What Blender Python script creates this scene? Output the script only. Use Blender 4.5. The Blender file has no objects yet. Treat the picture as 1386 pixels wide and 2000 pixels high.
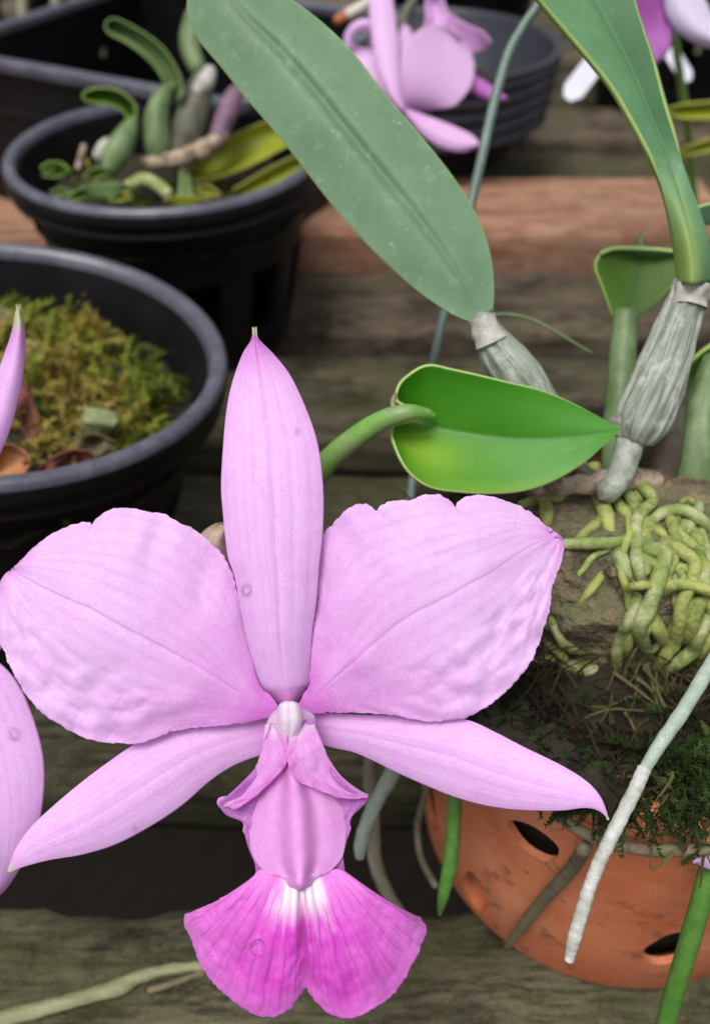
import bpy, math, random
from mathutils import Vector, Matrix, noise
random.seed(7)
C = bpy.context.scene.collection
SC = bpy.context.scene

# ------------------------------------------------------------------ camera, sky, sun, exposure
PITCH, FPX, CAMH = math.radians(42), 1750.0, 0.235
cd = bpy.data.cameras.new('camera'); cam = bpy.data.objects.new('camera', cd); C.objects.link(cam)
cam.location = (0, 0, CAMH); cam.rotation_euler = (math.pi/2 - PITCH, 0, 0)
cd.sensor_fit = 'VERTICAL'; cd.sensor_height = 36.0; cd.lens = 36.0*FPX/2000.0
cd.clip_start = 0.005; cd.clip_end = 200.0
cd.dof.use_dof = True; cd.dof.focus_distance = 0.150; cd.dof.aperture_fstop = 15.0
SC.camera = cam
SC.render.resolution_x, SC.render.resolution_y = 709, 1024

SUN_EL, SUN_AZ = math.radians(70), math.radians(212)      # azimuth measured clockwise from +Y
w = bpy.data.worlds.new('World'); SC.world = w; w.use_nodes = True
wn = w.node_tree.nodes; wl = w.node_tree.links
sky = wn.new('ShaderNodeTexSky'); sky.sky_type = 'NISHITA'; sky.sun_disc = False
sky.sun_elevation = SUN_EL; sky.sun_rotation = SUN_AZ; sky.dust_density = 4.0; sky.air_density = 1.0
hs = wn.new('ShaderNodeHueSaturation'); hs.inputs['Saturation'].default_value = 0.25   # overcast: greyer than clear sky
bg = wn['Background']; bg.inputs['Strength'].default_value = 0.08
wl.new(sky.outputs[0], hs.inputs['Color']); wl.new(hs.outputs[0], bg.inputs['Color'])
sd = bpy.data.lights.new('sun', 'SUN'); sun = bpy.data.objects.new('sun', sd); C.objects.link(sun)
sd.energy = 1.5; sd.angle = math.radians(26); sd.color = (1.0, 0.965, 0.92)
dv = Vector((math.sin(SUN_AZ)*math.cos(SUN_EL), math.cos(SUN_AZ)*math.cos(SUN_EL), math.sin(SUN_EL)))
sun.rotation_euler = dv.to_track_quat('Z', 'Y').to_euler(); sun.location = dv*3
SC.view_settings.view_transform = 'Standard'; SC.view_settings.look = 'None'
SC.view_settings.exposure = 0.80; SC.view_settings.gamma = 1.0; SC.view_settings.use_curve_mapping = False
SC.cycles.use_denoising = True
SC.cycles.max_bounces = 6; SC.cycles.transparent_max_bounces = 6

# ------------------------------------------------------------------ small helpers
FW = Vector((0, math.cos(PITCH), -math.sin(PITCH))); UP = Vector((0, math.sin(PITCH), math.cos(PITCH)))
CAM = Vector((0, 0, CAMH))
ZS = 1.0                              # the front flowers stand a little nearer
def W(px, py, zc):                    # a point of the place, at distance zc in front of the lens
    zc = zc*ZS if zc < .9 else zc
    return CAM + FW*zc + Vector((1, 0, 0))*((px-693)/FPX*zc) + UP*((1000-py)/FPX*zc)
def ray(px, py): return (W(px, py, 1.0) - CAM)
def onz(px, py, z):                   # a point of the level plane at height z
    d = ray(px, py); return CAM + d*((z-CAMH)/d.z)
def lin(h):
    h = h.lstrip('#'); o = []
    for i in (0, 2, 4):
        c = int(h[i:i+2], 16)/255; o.append(c/12.92 if c <= .04045 else ((c+.055)/1.055)**2.4)
    return (o[0], o[1], o[2], 1)
def sstep(a, b, x):
    x = max(0, min(1, (x-a)/(b-a) if b != a else 0)); return x*x*(3-2*x)
def nz(v, s=1.0, o=0.0): return noise.noise(Vector((v[0]*s+o, v[1]*s+o*1.7, v[2]*s-o)))

def catmull(P, per=10):
    P = [Vector(p) for p in P]
    if len(P) < 3: return [P[0].lerp(P[-1], i/per) for i in range(per+1)]
    Q = [P[0]*2-P[1]] + P + [P[-1]*2-P[-2]]; out = []
    for i in range(1, len(Q)-2):
        a, b, c, d = Q[i-1:i+3]
        for k in range(per):
            t = k/per
            out.append(.5*((2*b)+(c-a)*t+(2*a-5*b+4*c-d)*t*t+(3*b-a-3*c+d)*t**3))
    out.append(P[-1].copy()); return out
def resample(P, n):
    L = [0.0]
    for a, b in zip(P, P[1:]): L.append(L[-1]+(b-a).length)
    T = L[-1]; out = []; j = 0
    for i in range(n):
        d = T*i/(n-1)
        while j < len(L)-2 and L[j+1] < d: j += 1
        f = (d-L[j])/max(1e-12, L[j+1]-L[j]); out.append(P[j].lerp(P[j+1], min(1, max(0, f))))
    return out

def link(name, verts, faces, mat, parent=None, uvs=None, attrs=None, smooth=True, thick=0, offset=-1.0, sub=0):
    org = parent.location if parent is not None else None
    if parent is not None:
        p = parent; org = Vector((0, 0, 0))
        while p is not None: org = org + p.location; p = p.parent
        verts = [Vector(v)-org for v in verts]
    me = bpy.data.meshes.new(name); me.from_pydata([tuple(v) for v in verts], [], faces)
    if uvs is not None:
        ul = me.uv_layers.new(name='UVMap'); flat = []
        for lp in me.loops: flat.extend(uvs[lp.vertex_index])
        ul.data.foreach_set('uv', flat)
    for k, vals in (attrs or {}).items():
        a = me.attributes.new(k, 'FLOAT', 'POINT'); a.data.foreach_set('value', vals)
    if smooth: me.polygons.foreach_set('use_smooth', [True]*len(me.polygons))
    me.materials.append(mat); me.update()
    o = bpy.data.objects.new(name, me); C.objects.link(o)
    if parent is not None: o.parent = parent
    if thick:
        m = o.modifiers.new('thickness', 'SOLIDIFY'); m.thickness = thick; m.offset = offset; m.use_rim = True
    if sub:
        m = o.modifiers.new('smooth', 'SUBSURF'); m.levels = sub; m.render_levels = sub
    return o
def tag(o, label, cat=None, group=None, kind=None):
    if label: o['label'] = label
    if cat: o['category'] = cat
    if group: o['group'] = group
    if kind: o['kind'] = kind
    return o
def empty(name, loc, label, cat, group=None, rot=(0, 0, 0)):
    o = bpy.data.objects.new(name, None); o.empty_display_size = .01; C.objects.link(o)
    o.location = loc; o.rotation_euler = rot; return tag(o, label, cat, group)

def gridmesh(name, rows, mat, parent=None, uv=None, attrs=None, thick=0, closed=False, offset=-1.0):
    n, m = len(rows), len(rows[0]); V = [p for r in rows for p in r]; F = []
    for i in range(n-1):
        for j in range(m if closed else m-1):
            k = (j+1) % m; F.append((i*m+j, i*m+k, (i+1)*m+k, (i+1)*m+j))
    if uv is None: uv = [(j/(m-1), i/(n-1)) for i in range(n) for j in range(m)]
    return link(name, V, F, mat, parent, uv, attrs, thick=thick, offset=offset)

def smoothed(E, n, per, soft):
    raw = resample(catmull([(a, b, 0) for a, b in E], per), 500)
    if not soft: return resample(raw, n), [Vector((0, 0, 0))]*n
    sm = []
    for i in range(500):
        w_ = min(soft, i, 499-i); acc = Vector((0, 0, 0)); tw = 0
        for k in range(-w_, w_+1):
            g = math.exp(-2.0*(k/(w_+1e-6))**2) if w_ else 1.0; acc += raw[i+k]*g; tw += g
        sm.append(acc/tw)
    L = [0.0]
    for a, b in zip(sm, sm[1:]): L.append(L[-1]+(b-a).length)
    o1 = []; o2 = []; j = 0
    for i in range(n):
        d = L[-1]*i/(n-1)
        while j < 498 and L[j+1] < d: j += 1
        f = min(1, max(0, (d-L[j])/max(1e-9, L[j+1]-L[j]))); q = sm[j].lerp(sm[j+1], f); o1.append(q); o2.append(raw[j].lerp(raw[j+1], f)-q)
    return o1, o2
def ruf(p, sd): return Vector((nz(p, .11, sd)+.6*nz(p, .3, 3), nz(p, .11, sd+9)+.6*nz(p, .3, 7), 0))*2.6
def blade(name, L, R, zc, dz, mat, parent, n=70, m=40, thick=.0004, pig=None, wht=None, tip=None, spot=None, soft=0, per=10):
    """a petal, sepal or leaf between two drawn edges (base to tip); dz(s,t) bends it in depth"""
    (l, dl), (r, dr) = smoothed(L, n, per, soft), smoothed(R, n, per, soft)
    rows = []; P = []; Wt = []; T = []; S = []
    for i in range(n):
        s = i/(n-1); row = []
        for j in range(m):
            t = j/(m-1); p = l[i].lerp(r[i], t)+(ruf(l[i], soft)*math.exp(-(t/.03)**2)+ruf(r[i], soft)*math.exp(-((1-t)/.03)**2) if soft else Vector((0, 0, 0)))+dl[i]*math.exp(-(t/.07)**2)+dr[i]*math.exp(-((1-t)/.07)**2)
            row.append(W(p.x, p.y, zc + dz(s, t)))
            P.append(pig(s, t) if pig else 0.0); Wt.append(wht(s, t) if wht else 0.0); T.append(tip(s, t) if tip else 0.0)
            v = 0.0
            for (sx, sy, sr, ring) in (spot or []):
                d = math.hypot(p.x-sx, (p.y-sy)*.85)/sr
                v = max(v, (max(0, 1-abs(d-.75)/.4) if ring else max(0, 1-d)*.8))
            S.append(v)
        rows.append(row)
    return gridmesh(name, rows, mat, parent, attrs={'pig': P, 'wht': Wt, 'tip': T, 'spot': S}, thick=thick)

def tube(name, pts, rad, mat, parent=None, seg=12, per=6, wob=0.0, ring=0.0, wobs=400, cap=True, jitter=0.0, ribs=0, ribamp=0.0):
    """swept round body; rad is one radius or one per control point"""
    P = [Vector(p) for p in pts]
    if not isinstance(rad, (list, tuple)): rad = [rad]*len(P)
    rr = [v.x for v in catmull([(r, 0, 0) for r in rad], per)]
    Q = catmull(P, per)
    t0 = (Q[1]-Q[0]).normalized(); nrm = t0.orthogonal().normalized(); V = []; U = []; k = len(Q)
    for i, q in enumerate(Q):
        t = (Q[min(i+1, k-1)]-Q[max(i-1, 0)]).normalized()
        nrm = (nrm - t*nrm.dot(t)).normalized(); b = t.cross(nrm)
        e = 1.0
        for j in range(seg):
            a = 2*math.pi*j/seg; d = nrm*math.cos(a)+b*math.sin(a); r = max(1e-5, rr[min(i, len(rr)-1)])
            if ring: r *= 1+ring*math.sin(i*1.15+.6*math.sin(i*.37))
            if ribs: r *= 1+ribamp*math.cos(a*ribs+2*math.sin(i*.13))
            if wob: r *= 1+wob*nz(q+d*r, wobs)
            V.append(q+d*r); U.append((j/seg, i/(k-1)))
    F = [(i*seg+j, i*seg+(j+1) % seg, (i+1)*seg+(j+1) % seg, (i+1)*seg+j) for i in range(k-1) for j in range(seg)]
    if cap:
        a = len(V); V.append(Q[0]-t0*rr[0]*.45); U.append((0, 0)); V.append(Q[-1]+(Q[-1]-Q[-2]).normalized()*rr[-1]*.7); U.append((0, 1))
        F += [(a, (j+1) % seg, j) for j in range(seg)]; o = (k-1)*seg
        F += [(a+1, o+j, o+(j+1) % seg) for j in range(seg)]
    return link(name, V, F, mat, parent, U)
def ptube(name, pix, radpx, mat, parent=None, **kw):       # pix: (px, py, zc); radpx radius in photo pixels
    P = [W(*p) for p in pix]
    if not isinstance(radpx, (list, tuple)): radpx = [radpx]*len(pix)
    return tube(name, P, [r/FPX*p[2] for r, p in zip(radpx, pix)], mat, parent, **kw)
def lathe(name, prof, mat, parent=None, seg=96, local=True, wob=0):
    V = []; U = []; m = len(prof)
    for i, (r, z) in enumerate(prof):
        for j in range(seg):
            a = 2*math.pi*j/seg; k = 1+(wob*nz((math.cos(a)*2, math.sin(a)*2, z*30)) if wob else 0)
            V.append(Vector((r*k*math.cos(a), r*k*math.sin(a), z))); U.append((j/seg, i/(m-1)))
    F = [(i*seg+j, i*seg+(j+1) % seg, (i+1)*seg+(j+1) % seg, (i+1)*seg+j) for i in range(m-1) for j in range(seg)]
    me = bpy.data.meshes.new(name); me.from_pydata([tuple(v) for v in V], [], F)
    me.polygons.foreach_set('use_smooth', [True]*len(me.polygons)); me.materials.append(mat); me.update()
    o = bpy.data.objects.new(name, me); C.objects.link(o)
    if parent is not None: o.parent = parent
    return o

# ------------------------------------------------------------------ materials
class M:
    def __init__(s, name):
        s.m = bpy.data.materials.new(name); s.m.use_nodes = True; s.t = s.m.node_tree; s.t.nodes.clear()
        s.out = s.t.nodes.new('ShaderNodeOutputMaterial')
    def n(s, typ, ins=None, **props):
        nd = s.t.nodes.new('ShaderNode'+typ)
        for k, v in props.items(): setattr(nd, k, v)
        for k, v in (ins or {}).items():
            sk = nd.inputs[k]
            if hasattr(v, 'is_linked') or isinstance(v, bpy.types.NodeSocket): s.t.links.new(v, sk)
            else: sk.default_value = v
        return nd
    def math(s, op, a, b=0.0, c=0.0, clamp=False):
        nd = s.n('Math', {0: a, 1: b, 2: c}, operation=op, use_clamp=clamp); return nd.outputs[0]
    def mix(s, f, a, b, typ='MIX'):
        nd = s.n('Mix', data_type='RGBA', blend_type=typ)
        for i, v in ((0, f), (6, a), (7, b)):
            if isinstance(v, bpy.types.NodeSocket): s.t.links.new(v, nd.inputs[i])
            else: nd.inputs[i].default_value = v
        return nd.outputs[2]
    def ramp(s, f, stops):
        nd = s.n('ValToRGB', {0: f}); e = nd.color_ramp.elements
        while len(e) < len(stops): e.new(.5)
        for el, (p, c) in zip(e, stops):
            el.position = p; el.color = c if not isinstance(c, (int, float)) else (c, c, c, 1)
        return nd.outputs[0]
    def coord(s, which='Object'): return s.n('TexCoord').outputs[which]
    def noise(s, scale, detail=4, rough=.55, vec=None, stretch=None, dist=0.0):
        v = vec if vec is not None else s.coord()
        if stretch: v = s.n('Mapping', {0: v, 3: stretch}).outputs[0]
        return s.n('TexNoise', {'Vector': v, 'Scale': scale, 'Detail': detail, 'Roughness': rough, 'Distortion': dist}).outputs[0]
    def attr(s, name): return s.n('Attribute', attribute_name=name).outputs['Fac']
    def bump(s, h, strength=.3, dist=.0005, nrm=None):
        ins = {'Height': h, 'Strength': strength, 'Distance': dist}
        if nrm is not None: ins['Normal'] = nrm
        return s.n('Bump', ins).outputs[0]
    def done(s, col, rough=.5, nrm=None, spec=.5, trans=0.0, tcol=None, sheen=0.0, coat=0.0, sss=0.0):
        ins = {'Base Color': col, 'Roughness': rough, 'Specular IOR Level': spec, 'Sheen Weight': sheen, 'Coat Weight': coat}
        if nrm is not None: ins['Normal'] = nrm
        b = s.n('BsdfPrincipled', ins)
        sh = b.outputs[0]
        if trans:
            tr = s.n('BsdfTranslucent', {'Color': tcol if tcol is not None else col})
            if nrm is not None: s.t.links.new(nrm, tr.inputs['Normal'])
            sh = s.n('MixShader', {0: trans, 1: sh, 2: tr.outputs[0]}).outputs[0]
        s.t.links.new(sh, s.out.inputs[0]); return s.m

def mat_petal(name, light, deep, veins=22, veinstr=.35, rough=.5, trans=.42, mid=.7, rnd=.0):
    k = M(name); uv = k.n('UVMap').outputs[0]; sp = k.n('SeparateXYZ', {0: uv}); u, v = sp.outputs[0], sp.outputs[1]
    wobn = k.noise(9, 3, .6, vec=uv)
    uw = k.math('ADD', u, k.math('MULTIPLY', k.math('SUBTRACT', wobn, .5), .022))
    fr = k.math('ABSOLUTE', k.math('SUBTRACT', k.math('FRACT', k.math('MULTIPLY', uw, veins)), .5))
    line = k.math('SUBTRACT', 1, k.math('DIVIDE', fr, .30), clamp=True)
    patch = k.ramp(k.noise(5, 3, .6, vec=uv), [(.38, 0.15), (.68, 1.0)])
    fade = k.ramp(v, [(.0, .1), (.25, .8), (.8, 1.0), (1.0, .6)])
    line = k.math('MULTIPLY', k.math('MULTIPLY', line, patch), fade)
    md = k.math('ABSOLUTE', k.math('SUBTRACT', uw, .5))
    mline = k.math('SUBTRACT', 1, k.math('DIVIDE', md, .011), clamp=True)
    mline = k.math('MULTIPLY', mline, k.ramp(v, [(.0, 0.0), (.15, .8), (.9, 1.0), (1, .6)]))
    vm = k.math('MAXIMUM', k.math('MULTIPLY', line, veinstr), k.math('MULTIPLY', mline, mid))
    mot = k.noise(420, 6, .75); fine = k.noise(2300, 3, .8)
    base = k.mix(k.attr('pig'), lin(light), lin(deep))
    base = k.mix(k.ramp(mot, [(.35, 0.0), (.7, .16)]), base, lin('f8e8fa'))
    base = k.mix(k.ramp(mot, [(.3, .16), (.5, 0.0)]), base, lin(deep))
    base = k.mix(k.ramp(fine, [(.38, .17), (.52, 0.0)]), base, lin(deep)); base = k.mix(k.ramp(fine, [(.54, 0.0), (.70, .3)]), base, lin('fbeefb'))
    base = k.mix(k.math('MULTIPLY', vm, .65), base, lin('b266b4'))
    base = k.mix(k.math('MULTIPLY', k.attr('wht'), .95), base, lin('f4eaf0'))
    base = k.mix(k.math('MULTIPLY', k.attr('spot'), .6), base, lin('8a5a9c'))
    base = k.mix(k.attr('tip'), base, lin('d8d8b4'))
    h = k.math('ADD', k.math('MULTIPLY', fine, .5), k.math('MULTIPLY', vm, -.12))
    nrm = k.bump(h, .4, .00014)
    return k.done(base, rough, nrm, .35, trans, sheen=.15)

def mat_lip(name):
    k = M(name); uv = k.n('UVMap').outputs[0]; sp = k.n('SeparateXYZ', {0: uv}); u, v = sp.outputs[0], sp.outputs[1]
    wobn = k.noise(5.5, 4, .65, vec=uv)
    uw = k.math('ADD', u, k.math('MULTIPLY', k.math('SUBTRACT', wobn, .5), .04))
    def lines(N, wd):
        fr = k.math('ABSOLUTE', k.math('SUBTRACT', k.math('FRACT', k.math('MULTIPLY', uw, N)), .5))
        return k.math('SUBTRACT', 1, k.math('DIVIDE', fr, wd), clamp=True)
    l1 = k.math('MULTIPLY', lines(19, .12), k.ramp(k.noise(3.5, 2, .5, vec=uv), [(.35, .35), (.6, 1.0)]))
    l2 = k.math('MULTIPLY', lines(37, .13), k.ramp(v, [(.35, 0.0), (.6, .5)]))
    vm = k.math('MULTIPLY', k.math('MAXIMUM', l1, l2), k.ramp(v, [(.05, .2), (.3, 1.0), (.85, .7), (1, .25)]))
    blot = k.noise(260, 5, .65); fine = k.noise(2300, 3, .8)
    base = k.mix(k.attr('pig'), lin('ea9ee8'), lin('d840ca'))
    base = k.mix(k.ramp(blot, [(.35, 0.0), (.72, .55)]), base, lin('e886e0'))
    base = k.mix(k.ramp(fine, [(.36, .2), (.6, 0.0)]), base, lin('ba2cb0'))
    base = k.mix(k.math('MULTIPLY', k.attr('wht'), 1.0), base, lin('f6eef2'))
    base = k.mix(k.math('MULTIPLY', vm, .62), base, lin('961888'))
    base = k.mix(k.attr('spot'), base, lin('a8148f'))
    h = k.math('ADD', k.math('MULTIPLY', fine, .4), k.math('MULTIPLY', vm, -1.0))
    nrm = k.bump(h, .45, .0002)
    return k.done(base, .5, nrm, .35, .25, sheen=.1)

def mat_leaf(name, a, b, edge, mid, speck=.5, rough=.42, yel=None, edgew=.018):
    k = M(name); uv = k.n('UVMap').outputs[0]; sp = k.n('SeparateXYZ', {0: uv}); u, v = sp.outputs[0], sp.outputs[1]
    base = k.mix(k.ramp(k.noise(55, 5, .6), [(.3, 0.0), (.7, 1.0)]), lin(a), lin(b))
    if yel: base = k.mix(k.math('MULTIPLY', k.attr('pig'), 1.0), base, lin(yel))
    fib = k.noise(2.0, 3, .6, vec=uv, stretch=(90, 3, 1)); base = k.mix(k.ramp(fib, [(.35, .12), (.6, 0.0)]), base, lin(mid))
    md = k.math('ABSOLUTE', k.math('SUBTRACT', k.math('ADD', u, k.math('MULTIPLY', k.math('SUBTRACT', k.noise(3, 2, .5, vec=uv), .5), .03)), .5))
    mm = k.ramp(md, [(.0, .5), (.03, .25), (.07, 0.0)])
    base = k.mix(mm, base, lin(mid))
    vo = k.n('TexVoronoi', {'Vector': k.coord(), 'Scale': 420.0}).outputs['Distance']
    dots = k.math('MULTIPLY', k.ramp(k.math('ADD', vo, k.math('MULTIPLY', k.noise(900, 4, .8), .5)), [(.25, 1.0), (.48, 0.0)]), k.ramp(k.noise(150, 4, .8), [(.52, 0.0), (.68, .9)]))
    cloud = k.ramp(k.noise(240, 6, .8), [(.54, 0.0), (.72, .28)]); base = k.mix(k.math('MULTIPLY', cloud, speck), base, lin('b4c8bc'))
    base = k.mix(k.math('MULTIPLY', dots, speck), base, lin('c4d4cc'))
    fine = k.noise(4000, 2, .7); base = k.mix(k.ramp(fine, [(.35, .25), (.6, 0.0)]), base, lin(mid))
    eu = k.math('MINIMUM', u, k.math('SUBTRACT', 1, u)); em = k.math('SUBTRACT', 1, k.math('DIVIDE', eu, edgew), clamp=True)
    base = k.mix(k.math('MULTIPLY', em, .85), base, lin(edge))
    h = k.math('ADD', k.math('MULTIPLY', fine, .3), k.math('MULTIPLY', fib, .4))
    return k.done(base, rough, k.bump(h, .4, .00025), .35, .06)

def mat_simple(name, a, b, scale=200, rough=.6, bump=.3, bd=.0004, spec=.4, stretch=None, fine=None, trans=0.0, c=None, cs=30):
    k = M(name); nn = k.noise(scale, 5, .65, stretch=stretch)
    base = k.mix(k.ramp(nn, [(.3, 0.0), (.7, 1.0)]), lin(a), lin(b))
    if c: base = k.mix(k.ramp(k.noise(cs, 5, .7), [(.46, 0.0), (.62, 1.0)]), base, lin(c))
    if fine: base = k.mix(k.ramp(k.noise(3000, 2, .7), [(.38, .4), (.6, 0.0)]), base, lin(fine))
    return k.done(base, rough, k.bump(nn, bump, bd), spec, trans)

def mat_wood(name, a, b, dark, algae, alg=.5):
    k = M(name); g = k.n('NewGeometry').outputs['Position']
    gr = k.noise(70, 8, .75, vec=g, stretch=(.2, 1, 1), dist=.6); gr2 = k.noise(420, 5, .7, vec=g, stretch=(.1, 1, 1))
    big = k.noise(28, 7, .75, vec=g, stretch=(.6, 1, 1)); sp = k.noise(1100, 4, .8, vec=g); ck = k.noise(150, 4, .6, vec=g, stretch=(.05, 1, 1), dist=.3)
    base = k.mix(k.ramp(gr, [(.32, 0.0), (.64, 1.0)]), lin(a), lin(b))
    base = k.mix(k.ramp(gr2, [(.36, .85), (.55, 0.0)]), base, lin(dark))
    base = k.mix(k.math('MULTIPLY', k.ramp(big, [(.42, 0.0), (.58, 1.0)]), alg), base, lin(algae))
    base = k.mix(k.ramp(k.noise(48, 6, .8, vec=g, stretch=(.6, 1, 1)), [(.34, .92), (.5, 0.0)]), base, lin(dark))
    crack = k.ramp(ck, [(.30, 1.0), (.37, 0.0)]); base = k.mix(k.math('MULTIPLY', crack, .85), base, lin('15100c'))
    base = k.mix(k.ramp(sp, [(.55, 0.0), (.74, .6)]), base, lin('a09a80')); base = k.mix(k.ramp(sp, [(.28, .7), (.44, 0.0)]), base, lin(dark))
    h = k.math('SUBTRACT', k.math('ADD', gr, k.math('ADD', k.math('MULTIPLY', gr2, .9), k.math('MULTIPLY', sp, .6))), k.math('MULTIPLY', crack, 1.2))
    return k.done(base, .8, k.bump(h, 1.0, .0022), .25)

def mat_attrgreen(name, stops, rough=.7, trans=.2):
    k = M(name); c = k.ramp(k.attr('pig'), [(p, lin(x)) for p, x in stops])
    c = k.mix(k.ramp(k.noise(1500, 3, .7), [(.35, .5), (.6, 0.0)]), c, lin('2a2c10'))
    return k.done(c, rough, None, .25, trans)

PETAL = mat_petal('petal_lilac', 'f3d0fa', 'de78dc', veins=15, veinstr=.34, mid=.75)
SEPAL = mat_petal('sepal_lilac', 'f3c8fa', 'de78dc', veins=11, veinstr=.34, mid=.6)
PALEP = mat_petal('petal_pale', 'f0cef4', 'e496e2', veins=15, veinstr=.12, mid=.2)
WHITP = mat_petal('petal_whitish', 'e6def2', 'd4c0e4', veins=15, veinstr=.1, mid=.1)
MAGP = mat_petal('petal_magenta', 'd27ada', 'a01ca0', veins=17, veinstr=.6)
COLM = mat_petal('column_pink', 'f2baf2', 'e070d6', veins=9, veinstr=.06, mid=.0, rough=.42)
HOODM = mat_petal('column_white', 'f2e6f0', 'e8cce8', veins=9, veinstr=.0, mid=.0)
FLAP = mat_petal('side_lobe_pink', 'f0b4f0', 'dc6ed4', veins=17, veinstr=.5, mid=.25)
LOBE = mat_petal('side_lobe_outer', 'cc80d2', 'b854c0', veins=15, veinstr=.25, mid=0)
LIP = mat_lip('lip_magenta')
LEAFG = mat_leaf('leaf_glaucous', '5c7c5a', '70906f', '9cb868', '566f5e', 1.0, .5)
LEAFG2 = mat_leaf('leaf_glaucous_folded', '568058', '6a9468', 'a2ba66', '44694a', .5, .5, yel='8a9a3c')
LEAFB = mat_leaf('leaf_bright', '2f7607', '40880e', 'b4c878', '266004', .06, .42, yel='86aa2a', edgew=.008)
LEAFS = mat_leaf('leaf_seedling', '55703c', '7a925a', '7c945c', '3c5430', .3, .5, edgew=.004)
LEAFD = mat_leaf('leaf_dark', '3c5c12', '4c6e1a', '9ab458', '2e4c10', .1, .5, yel='c8d8c8')
LEAFY = mat_leaf('leaf_yellow', '7d861c', '95982a', 'a0a050', '5c6a14', .1, .5)
STEMG = mat_simple('stem_green', '66963a', '80ac56', 260, .45, .15, fine='44702a', c='7e9660', cs=90)
BULBG = mat_simple('bulb_green', '4a5e36', '7e9468', 150, .5, .3, stretch=(1, 1, .2), fine='34501e')
BULBD = mat_simple('bulb_dull', '454e34', '66685a', 160, .55, .3, stretch=(1, 1, .2), c='4a3a34', cs=110)
SHEATH = mat_simple('sheath_papery', '8d9488', 'bcc0b4', 330, .6, .45, .0006, stretch=(1, 1, .14), fine='6e756a', c='6f7866', cs=150)
k = M('sheath_ribbed'); uv = k.n('UVMap').outputs[0]
st1 = k.noise(3.0, 4, .6, vec=uv, stretch=(11, .7, 1)); st2 = k.noise(3.0, 3, .6, vec=uv, stretch=(42, 1.4, 1))
base = k.mix(k.ramp(st1, [(.35, 0.0), (.62, 1.0)]), lin('76806f'), lin('b2b8ab')); base = k.mix(k.ramp(st2, [(.36, .8), (.52, 0.0)]), base, lin('5c665c'))
base = k.mix(k.ramp(k.noise(160, 5, .7), [(.52, 0.0), (.66, .7)]), base, lin('c8cac4')); base = k.mix(k.ramp(k.noise(3200, 2, .7), [(.38, .3), (.6, 0.0)]), base, lin('60685c'))
SHEATHR = k.done(base, .6, k.bump(k.math('ADD', st1, k.math('MULTIPLY', st2, .6)), .6, .0008), .35)
SHEATHW = mat_simple('sheath_white', '94948a', 'c8c6bc', 300, .65, .6, .0005, stretch=(1, 1, .3), fine='857a78')
DRYSH = mat_simple('sheath_dry', '8c7a66', 'b8a890', 300, .7, .4, c='5c4638', cs=200)
PURPS = mat_simple('sheath_purple', '5c4258', '8a6c80', 200, .6, .3)
ROOTG = mat_simple('root_green', '66783a', '9aa85e', 420, .7, .7, .0008, fine='46582a', c='b4b68a', cs=160)
ROOTY = mat_simple('root_yellow_green', '929c4c', 'bcc078', 420, .7, .7, .0008, fine='5a6428', c='6c7c3c', cs=210)
ROOTW = mat_simple('root_white', 'b0b2ae', 'cfcfc9', 420, .7, .4, .0004, fine='8c908a', c='a4a69a', cs=300)
ROOTGW = mat_simple('root_greywhite', '8a9c8c', 'b0bcae', 420, .7, .3, .0003, fine='728272')
ROOTGR = mat_simple('root_grey', '75735f', '97937e', 300, .75, .5, .0005, fine='57543f')
DRYST = mat_simple('stem_dry_greenish', '767a52', 'a8aa86', 260, .75, .6, .0006, stretch=(.3, 1, 1), fine='565a34')
ROOTGN = mat_simple('root_plain_green', '46722c', '61903e', 300, .5, .2, fine='36601e')
ROOTBR = mat_simple('root_brown', '5d5140', '857862', 400, .75, .5, .0004, c='6d7048', cs=200)
WIREM = mat_simple('wire_grey_green', '53665e', '6f837a', 260, .45, .2, .0003, spec=.5, fine='44544e')
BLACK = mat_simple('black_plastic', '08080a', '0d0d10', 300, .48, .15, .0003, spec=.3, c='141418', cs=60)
BLACKLIT = mat_simple('black_plastic_lit_rim', '40404c', '565664', 500, .38, .2, .0004, spec=.7, fine='30303a', c='60606c', cs=120)  # lighter copy of the black plastic, light on the rims put into the colour
GREYP = mat_simple('grey_plastic', '20202a', '2e2e3a', 200, .4, .1, .0003, spec=.5)
WOODA = mat_wood('wood_weathered', '464132', '786f59', '14100c', '444826', .7)
WOODN = mat_wood('wood_weathered_pale', '5e5a44', '8c866c', '2a231a', '565c36', .6)
WOODB = mat_wood('wood_weathered_brown', '5a4c40', '8c7b69', '1c1410', '4e5038', .4)
WOODR = mat_wood('wood_red', 'b48468', 'd0a68c', '8a5640', 'a8886c', .3)
SOIL = mat_simple('soil_dark', '1a140f', '2c221a', 60, .9, .6, .004)
POTMIX = mat_simple('potting_mix', '15100c', '32271e', 260, .9, .9, .002, c='2a2e14', cs=110)
BARK = mat_simple('bark_mossy', '2a261e', '988a6c', 150, .85, 1.0, .005, c='6c724a', cs=120, fine='2c281c')
CHIPR = mat_simple('bark_chip_red', '5e3030', '8a5648', 240, .8, .6, .001, c='3c2420', cs=120)
CHIPT = mat_simple('bark_chip_tan', '94603e', 'bd8c62', 240, .8, .6, .001, c='6e4630', cs=120)
CHIPG = mat_simple('chip_grey_green', '6a7448', '9aa47a', 220, .8, .6, .001, c='4c5830', cs=160)
LABELM = mat_simple('label_white', 'c4c6d4', 'd6d8e2', 60, .4, .05)
STICKM = mat_simple('stick_pale', 'b8aea0', 'd0c8bc', 100, .6, .2)
STICKO = mat_simple('stick_burnt_end', 'b06c3c', '8a4c28', 200, .6, .2)
MOSSY = mat_attrgreen('moss_fronds', [(0, '34420f'), (.25, '566a1c'), (.5, '7a8c2a'), (.75, '9a983a'), (1, 'a8904c')])
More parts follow.
